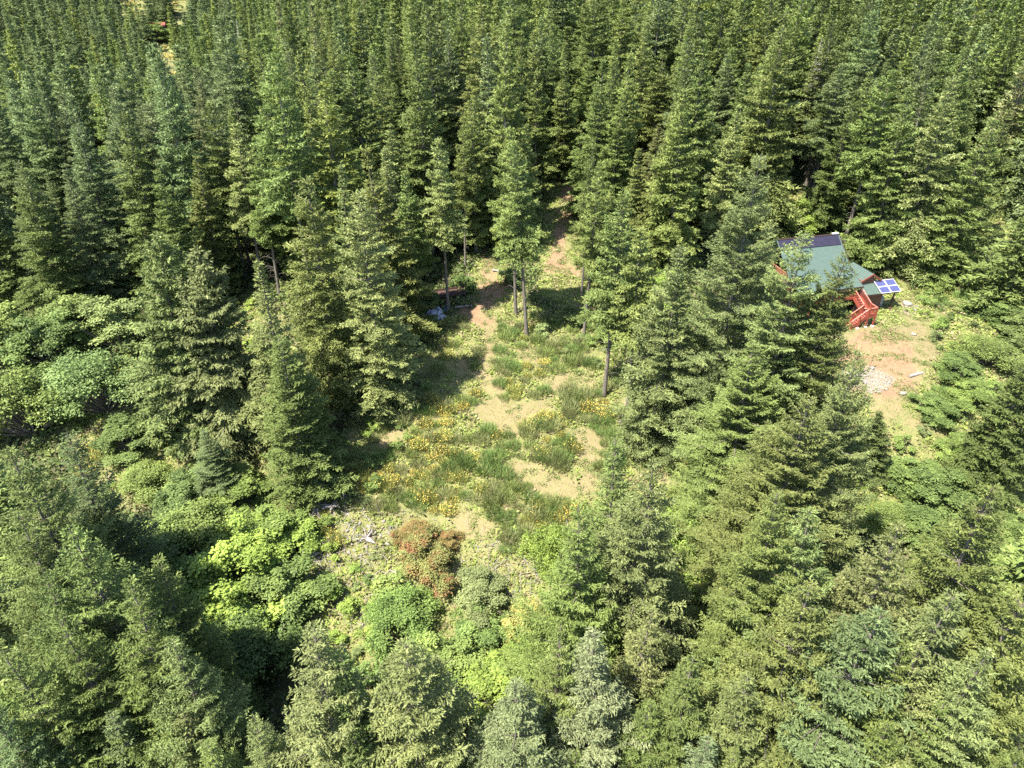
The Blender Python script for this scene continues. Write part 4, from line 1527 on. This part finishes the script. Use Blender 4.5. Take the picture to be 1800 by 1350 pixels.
# ------------------------------------------------------------------ deciduous trees and shrubs
BL = [broadleaf(31, 8, 3.4, 18000, 0.18, 60), broadleaf(32, 8, 3.2, 18000, 0.18, 54), broadleaf(33, 9, 3.0, 17000, 0.18, 60), broadleaf(34, 7, 3.6, 18000, 0.17, 70)]
MP = broadleaf(41, 6, 3.6, 17000, 0.17, 60, 'maple')
SH = [broadleaf(51, 2.2, 1.5, 2600, 0.13, 14, low=0.05), broadleaf(52, 2.0, 1.7, 2600, 0.13, 16, low=0.05), broadleaf(53, 2.6, 1.4, 2600, 0.13, 14, low=0.05)]
LEAFC = dict(bright=(0.215, 0.290, 0.062), mid=(0.170, 0.230, 0.062), deep=(0.130, 0.182, 0.056), yellow=(0.28, 0.27, 0.08), grey=(0.185, 0.225, 0.085), red=(0.24, 0.20, 0.07))
DEC = [  # px of the foot, radius, height, colour, label
    (755, 1000, 3.0, 3.8, 'red', "vine maple with coral red and orange crown at the foot of the clearing"),
    (722, 945, 1.5, 1.9, 'red', "small pinkish red shrub just above the coral red vine maple"),
    (790, 965, 1.4, 1.8, 'red', "small rusty red shrub just east of the coral red vine maple"),
    (690, 1040, 2.2, 2.6, 'mid', None), (640, 1090, 1.8, 2.4, 'bright', None), (590, 1060, 1.6, 2.0, 'bright', None),
    (705, 1120, 3.4, 4.6, 'mid', "wide rounded green bush below the coral red vine maple"),
    (845, 1120, 2.9, 3.2, 'deep', "deep green rounded bush downhill of the bare tan patch"),
    (850, 1060, 2.8, 3.4, 'grey', "pale flowering greyish bush below the bare tan patch"),
    (790, 1190, 3.4, 4.5, 'mid', None), (880, 1230, 3.6, 5.0, 'bright', None),
    (975, 1010, 2.6, 6.5, 'bright', "bright yellow-green broadleaf tree beside the conifers below the clearing"),
    (955, 1130, 2.8, 4.5, 'yellow', "yellowing shrub between the deep green bush and the tall firs"),
    (940, 1190, 3.0, 4.5, 'bright', None), (655, 1210, 2.2, 3.0, 'mid', None),
    (1238, 840, 2.8, 4.6, 'yellow', "yellowish broadleaf tree tucked under the tall pale firs"),
    (1225, 990, 3.6, 7.0, 'bright', "lime green broadleaf tree between the conifers below the clearing"),
    (1250, 1120, 4.2, 7.5, 'bright', "large leafy green tree, upper one below the lime green tree"),
    (1310, 1230, 4.4, 7.5, 'mid', "large leafy bluish green tree, lower one below the lime green tree"),
    (60, 760, 5.0, 9.5, 'mid', "big round broadleaf tree at the western edge, below the dark firs"),
    (20, 650, 4.6, 9, 'mid', None), (190, 720, 5.0, 8.5, 'grey', "large pale green broadleaf tree beside the drooping conifers"),
    (215, 610, 4.5, 8, 'grey', None), (140, 600, 4.0, 8, 'mid', None), (100, 640, 4.4, 8, 'deep', None), (230, 790, 3.2, 4.5, 'deep', None),
    (300, 1040, 5.0, 9, 'mid', "large rounded alder, uphill one in the shaded gully at the southwest"),
    (360, 1000, 4.6, 7.5, 'mid', None), (390, 1120, 4.8, 8, 'bright', "large rounded alder, downhill one in the shaded gully at the southwest"),
    (440, 1010, 4.2, 6.5, 'bright', None), (500, 1060, 3.6, 5, 'mid', None), (470, 950, 3.4, 4.5, 'mid', None), (450, 1180, 4.2, 7, 'deep', None),
    (340, 900, 3.4, 5, 'deep', None), (270, 870, 3.0, 4, 'mid', None), (420, 880, 3.0, 4, 'mid', None), (520, 960, 2.6, 3.4, 'bright', None),
    (1235, 750, 2.8, 4.2, 'deep', None), (1160, 545, 3.4, 6, 'bright', None), (1330, 580, 3.2, 5, 'bright', None), (1380, 415, 3.6, 6.5, 'bright', "bright green broadleaf tree behind the cabin's dark roof strip"),
    (745, 545, 2.6, 3.6, 'deep', None), (700, 530, 2.6, 4, 'deep', None), (815, 510, 2.0, 2.6, 'deep', None), (1110, 690, 1.6, 3.4, 'yellow', None),
    (1640, 730, 2.4, 2.4, 'deep', None), (1700, 705, 2.8, 2.6, 'mid', None), (1735, 640, 3.4, 3.6, 'mid', None), (1680, 660, 2.8, 2.6, 'deep', None), (1790, 600, 3.6, 4, 'deep', None),
    (1590, 850, 3.0, 3.2, 'mid', None), (1640, 880, 3.6, 3.6, 'deep', None), (1680, 800, 2.4, 2.4, 'mid', None), (1560, 930, 2.6, 3, 'mid', None), (1620, 960, 3.2, 4, 'deep', None),
    (1740, 560, 2.8, 3, 'deep', None), (1650, 520, 2.2, 2.4, 'mid', None), (1755, 330, 2.2, 2.4, 'deep', None), (280, 72, 6, 7, 'mid', None), (262, 60, 5, 6, 'mid', None),
    (900, 500, 2.2, 3, 'deep', None), (1730, 965, 2.6, 3, 'mid', None), (1765, 1000, 3, 3.4, 'deep', None), (1700, 1000, 2.6, 3, 'mid', None), (1780, 940, 2.4, 2.6, 'deep', None), (-20, 1200, 3.4, 4.5, 'deep', None), (30, 1260, 3.2, 4.5, 'mid', None), (-30, 1100, 3.4, 5, 'mid', None), (1000, 570, 2.2, 2.6, 'deep', None), (1080, 600, 2.4, 3.4, 'mid', None), (640, 560, 3, 5, 'deep', None),
]
HUE = dict(bright='bright green', mid='mid green', deep='deep green', yellow='yellowish', grey='pale green', red='red and orange')
place = []
for u, v, r_, h, c, lb in DEC:
    x, y, z = G(u, v)
    tu, tv = proj(x, y, z + h * .6)
    place.append([x, y, z, r_, h, c, lb, float(tu), float(tv)])
# leafy shrubs scattered over the open slopes
SHZ = [[(150, 780), (470, 830), (540, 900), (540, 1130), (430, 1000), (300, 900), (160, 880)], [(540, 900), (700, 1000), (880, 1060), (960, 960), (960, 1150), (800, 1250), (560, 1180)],
       [(1600, 500), (1830, 520), (1830, 660), (1700, 800), (1700, 960), (1540, 940), (1500, 800), (1600, 760), (1680, 680)], [(1430, 740), (1540, 780), (1540, 900), (1440, 900)], [(1600, 900), (1800, 860), (1830, 1050), (1650, 1050)],
       [(560, 800), (700, 700), (740, 780), (620, 900)], [(780, 560), (730, 700), (640, 740), (735, 600)], [(930, 560), (1060, 580), (1070, 650), (960, 620)], [(60, 560), (460, 520), (470, 640), (100, 760)],
       [(1690, 270), (1800, 290), (1800, 400), (1710, 380)], [(1150, 800), (1240, 810), (1240, 900), (1180, 900)], [(1060, 480), (1350, 520), (1330, 640), (1070, 640)]]
xs_ = RNG.uniform(-75, 100, 9000)
ys_ = RNG.uniform(22, 130, 9000)
zs_ = T(xs_, ys_)
us_, vs_ = proj(xs_, ys_, zs_)
oks = pmask(us_, vs_, SHZ) & ~pmask(us_, vs_, BARE + TRACK)
cnt = 0
taken = [(p[0], p[1], p[3] * .75) for p in place]
for x, y, z, u, v in zip(xs_[oks], ys_[oks], zs_[oks], us_[oks], vs_[oks]):
    if cnt >= 275:
        break
    r_ = RNG.uniform(0.5, 1.5)
    if any((a - x) ** 2 + (b - y) ** 2 < (r_ * .8 + c) ** 2 for a, b, c in taken):
        continue
    taken.append((x, y, r_ * .8))
    cnt += 1
    c = ['mid', 'bright', 'deep', 'grey', 'mid'][int(RNG.integers(5))]
    place.append([x, y, z, r_, r_ * RNG.uniform(0.9, 1.5), c, None, float(u), float(v)])
rows = {}
for p in place:
    p.append('tree' if p[4] > 4.2 else 'shrub')
    rows.setdefault((int(p[8] // 67.5), p[9]), []).append(p)
for (b, k_), L_ in rows.items():
    L_.sort(key=lambda p: p[7])
    for i, p in enumerate(L_):
        if not p[6]:
            p[6] = f"{HUE[p[5]]} leafy {k_ if k_ == 'shrub' else 'broadleaf tree'}, {ordinal(i + 1)} from the left in the {ordinal(min(max(b, 0), 19) + 1)} twentieth down the photo"
for x, y, z, r_, h, c, lb, tu, tv, k_ in place:
    c3 = np.array(LEAFC[c]) * RNG.uniform(.88, 1.14) * (1 + RNG.normal(0, .03, 3))
    if c == 'red':
        ms, n0, r0 = MP, 6, 3.6
        c3 = np.array((0.20, 0.21, 0.07))
        if r_ < 2:
            c3 = np.array((0.25, 0.21, 0.075))
    elif r_ > 2.3:
        k = int(RNG.integers(4))
        ms, n0, r0 = BL[k], (8, 8, 9, 7)[k], (3.4, 3.2, 3.0, 3.6)[k]
    else:
        k = int(RNG.integers(3))
        ms, n0, r0 = SH[k], (2.2, 2.0, 2.6)[k], (1.5, 1.7, 1.4)[k]
    w = r_ / r0
    plant('broadleaf_tree' if k_ == 'tree' else 'leafy_shrub', ms, ('crown', 'trunk' if k_ == 'tree' else 'stems'), (x, y, z - .05), (w, w, h / n0), float(RNG.random() * 6.28), tuple(c3),
          lb, 'broadleaf tree' if k_ == 'tree' else 'shrub', 'broadleaf trees of the slopes' if k_ == 'tree' else 'leafy shrubs of the open slopes')

# broom: dark green tufts and yellow flowering ones
BR = [broom(61, 1.5, 1.1, 420), broom(62, 1.3, 1.3, 460), broom(63, 1.7, 1.0, 400)]
BF = [broom(71, 1.4, 1.1, 500, 190), broom(72, 1.2, 1.2, 500, 340), broom(73, 1.5, 1.0, 450, 80)]
BZ = [  # (outline, share of flowering bushes, how many)
    ([(873, 565), (925, 560), (960, 600), (905, 620), (908, 645), (870, 650), (876, 600)], .03, 22), ([(820, 622), (872, 612), (852, 652), (828, 660)], 0, 9),
    ([(930, 545), (1060, 570), (1060, 660), (1000, 645), (960, 610), (930, 590)], .06, 26), ([(880, 640), (960, 640), (985, 680), (960, 700), (890, 705), (870, 690)], .35, 20),
    ([(985, 690), (1050, 688), (1090, 740), (1060, 760), (1000, 742)], .08, 26), ([(910, 745), (965, 730), (1005, 750), (1010, 800), (990, 832), (945, 820), (925, 790)], .35, 26),
    ([(740, 720), (850, 690), (850, 710), (760, 740), (740, 760)], .25, 14), ([(730, 600), (800, 560), (830, 570), (800, 620), (740, 690)], .12, 20),
    ([(620, 800), (740, 760), (860, 780), (870, 830), (760, 850), (620, 850)], .35, 40), ([(600, 850), (760, 850), (830, 860), (820, 900), (700, 900), (600, 890)], .45, 30),
    ([(840, 860), (930, 855), (1000, 890), (1030, 900), (960, 930), (860, 915)], .25, 30), ([(890, 920), (960, 920), (940, 980), (880, 970)], .15, 14), ([(540, 900), (600, 900), (600, 1010), (545, 1000)], .8, 10),
    ([(1640, 510), (1720, 510), (1730, 545), (1650, 550)], .6, 12), ([(1060, 640), (1110, 650), (1110, 720), (1070, 700)], .05, 8), ([(1620, 700), (1680, 640), (1720, 700), (1650, 760)], .1, 10),
    ([(1050, 780), (1100, 790), (1080, 850), (1055, 850)], .1, 8), ([(140, 770), (170, 770), (170, 830), (145, 830)], 1, 3), ([(395, 780), (440, 770), (440, 850), (400, 860)], .8, 5),
    ([(850, 700), (930, 740), (900, 800), (840, 800)], .1, 9), ([(760, 850), (900, 780), (960, 860), (860, 900)], .15, 16), ([(600, 740), (760, 680), (800, 740), (640, 800)], .15, 24),
    ([(930, 600), (1000, 600), (1040, 660), (950, 660)], .1, 10), ([(1040, 700), (1110, 740), (1100, 800), (1060, 790)], .1, 8),
    ([(280, 820), (310, 820), (310, 860), (285, 860)], .9, 2), ([(720, 770), (800, 800), (800, 880), (740, 900)], .8, 14), ([(1500, 850), (1540, 870), (1530, 930), (1500, 920)], .7, 4)]
spots = []
for poly, fl, n in BZ:
    us0 = [p[0] for p in poly]
    vs0 = [p[1] for p in poly]
    c = t_ = 0
    while c < n and t_ < 4000:
        t_ += 1
        u, v = RNG.uniform(min(us0), max(us0)), RNG.uniform(min(vs0), max(vs0))
        if not inpoly(u, v, poly) or (RNG.random() > .12 and pmask(np.array(u), np.array(v), BARE)):
            continue
        x, y, z = G(u, v)
        if any((a[0] - x) ** 2 + (a[1] - y) ** 2 < 0.75 for a in spots):
            continue
        c += 1
        if RNG.random() < .25:
            continue
        spots.append((x, y, z, RNG.random() < fl, u, v))
rows = {}
for s_ in spots:
    rows.setdefault((int(s_[5] // 27), s_[3]), []).append(s_)
for (b, fl), L_ in rows.items():
    L_.sort(key=lambda s_: s_[4])
    for i, s_ in enumerate(L_):
        ms = (BF if fl else BR)[int(RNG.integers(3))]
        c = np.array(((0.165, 0.240, 0.072), (0.215, 0.265, 0.085), (0.24, 0.26, 0.11))[int(RNG.integers(3))] if not fl else (0.25, 0.275, 0.085)) * RNG.uniform(.75, 1.25)
        sc_ = RNG.uniform(.5, 1.15)
        lb = ("yellow flowering broom bush, " if fl else "dark green broom tuft, ") + f"{ordinal(i + 1)} from the left in the {ordinal(b + 1)} fiftieth down the photo"
        t = plant('broom_shrub', (ms[0],), ('stems',), (s_[0], s_[1], s_[2] - .05), (sc_, sc_, sc_ * RNG.uniform(.8, 1.1)), float(RNG.random() * 6.28), tuple(c), lb, 'broom shrub',
                  'flowering broom bushes' if fl else 'dark green broom tufts')
        if ms[1]:
            part('blossom', ms[1], t)
print("broom", len(spots), "shrubs", len(place))

# low plants and dry grass: uncountable
def scatter_low(name, n, region, test, size, colors, k, up, label, lw=0.5):
    x = RNG.uniform(region[0], region[1], n)
    y = RNG.uniform(region[2], region[3], n)
    z = T(x, y)
    u, v = proj(x, y, z)
    jx = (vnoise(x, y, 1.1) - 0.5) * 14
    jy = (vnoise(x + 50, y, 1.1) - 0.5) * 12
    m = test(u + jx, v + jy, x, y)
    x, y, z = x[m], y[m], z[m]
    nn = len(x)
    s = size * RNG.uniform(.5, 1.4, nn)
    ci = RNG.integers(0, len(colors), nn)
    ti = np.repeat(np.arange(nn), k)
    a = RNG.random(nn * k) * 6.28
    rr = RNG.random(nn * k) ** .5 * s[ti]
    p = np.stack([x[ti] + np.cos(a) * rr * .6, y[ti] + np.sin(a) * rr * .6, z[ti] + RNG.uniform(0, .45, nn * k) * s[ti] - .03], -1)
    d = unit(np.stack([np.cos(a), np.sin(a), np.full(nn * k, up)], -1) + RNG.normal(0, .4, (nn * k, 3)))
    l = s[ti] * RNG.uniform(.35, .7, nn * k)
    nv = unit(np.array([0, 0, 1.]) + RNG.normal(0, .6, (nn * k, 3)))
    v_, f_ = blades(p, d, l, l * lw, nv)
    cc = np.array(colors)[ci][ti] * (1 + RNG.normal(0, .12, (nn * k, 1)))
    me = mesh_np(name, v_, f_, M['stuff'], np.clip(RNG.normal(.5, .2, nn * k), 0, 1), col=np.clip(cc, 0.01, 1))
    o = bpy.data.objects.new(name, me)
    COL.objects.link(o)
    o['kind'] = 'stuff'
    o['label'] = label
    o['category'] = 'plants'
    print(name, nn * k)


def t_open(u, v, x, y):
    d = vnoise(x, y, 2.6) * .6 + vnoise(x, y, .9) * .4
    return pmask(u, v, OPEN) & ~pmask(u, v, BARE + TRACK) & (d > .30)


def t_sparse(u, v, x, y):
    return pmask(u, v, BARE + TRACK) & (vnoise(x, y, 1.8) * .5 + vnoise(x + 9, y, .7) * .5 > .56)


def t_dry(u, v, x, y):
    return pmask(u, v, BARE)


def t_forest(u, v, x, y):
    return ~pmask(u, v, OPEN) & (vnoise(x, y, 3) > .12) & (u > -100) & (u < 1900) & (v < 1500)


def t_openall(u, v, x, y):
    return pmask(u, v, OPEN)


scatter_low("fern_cover", 110000, (-75, 100, 18, 125), t_open, .5, [(.26, .33, .08), (.31, .36, .10), (.20, .26, .06), (.28, .29, .12), (.30, .25, .14)], 11, .5, "low bright green ferns and salal over the open slopes")
scatter_low("low_weeds", 220000, (-30, 75, 30, 110), t_sparse, .26, [(.17, .24, .06), (.22, .26, .09), (.14, .19, .06)], 7, .7, "small green weeds creeping over the bare patches")
scatter_low("dry_grass", 420000, (-30, 75, 30, 110), t_dry, .16, [(.36, .29, .16), (.30, .26, .12), (.24, .26, .10)], 3, 1.2, "short dry tan grass on the bare patches", .2)
scatter_low("tall_grass", 110000, (-75, 100, 18, 125), t_openall, .32, [(.22, .23, .09), (.29, .26, .13), (.18, .22, .07), (.14, .19, .06)], 5, 1.3, "rough mixed grass between the shrubs", .18)
def t_meadow(u, v, x, y):
    return (v < 150) & (u > -50) & (u < 480) & (vnoise(x, y, 14) > .3)


scatter_low("meadow_scrub", 9000, (-330, -60, 200, 620), t_meadow, 2.2, [(.24, .23, .07), (.18, .22, .06), (.15, .20, .055), (.32, .26, .07)], 10, .8, "yellow-green scrub over the far meadow")
scatter_low("undergrowth", 150000, (-110, 130, 8, 140), t_forest, .8, [(.13, .18, .055), (.10, .14, .045), (.18, .22, .07), (.16, .15, .08)], 9, .6, "dark undergrowth on the forest floor")
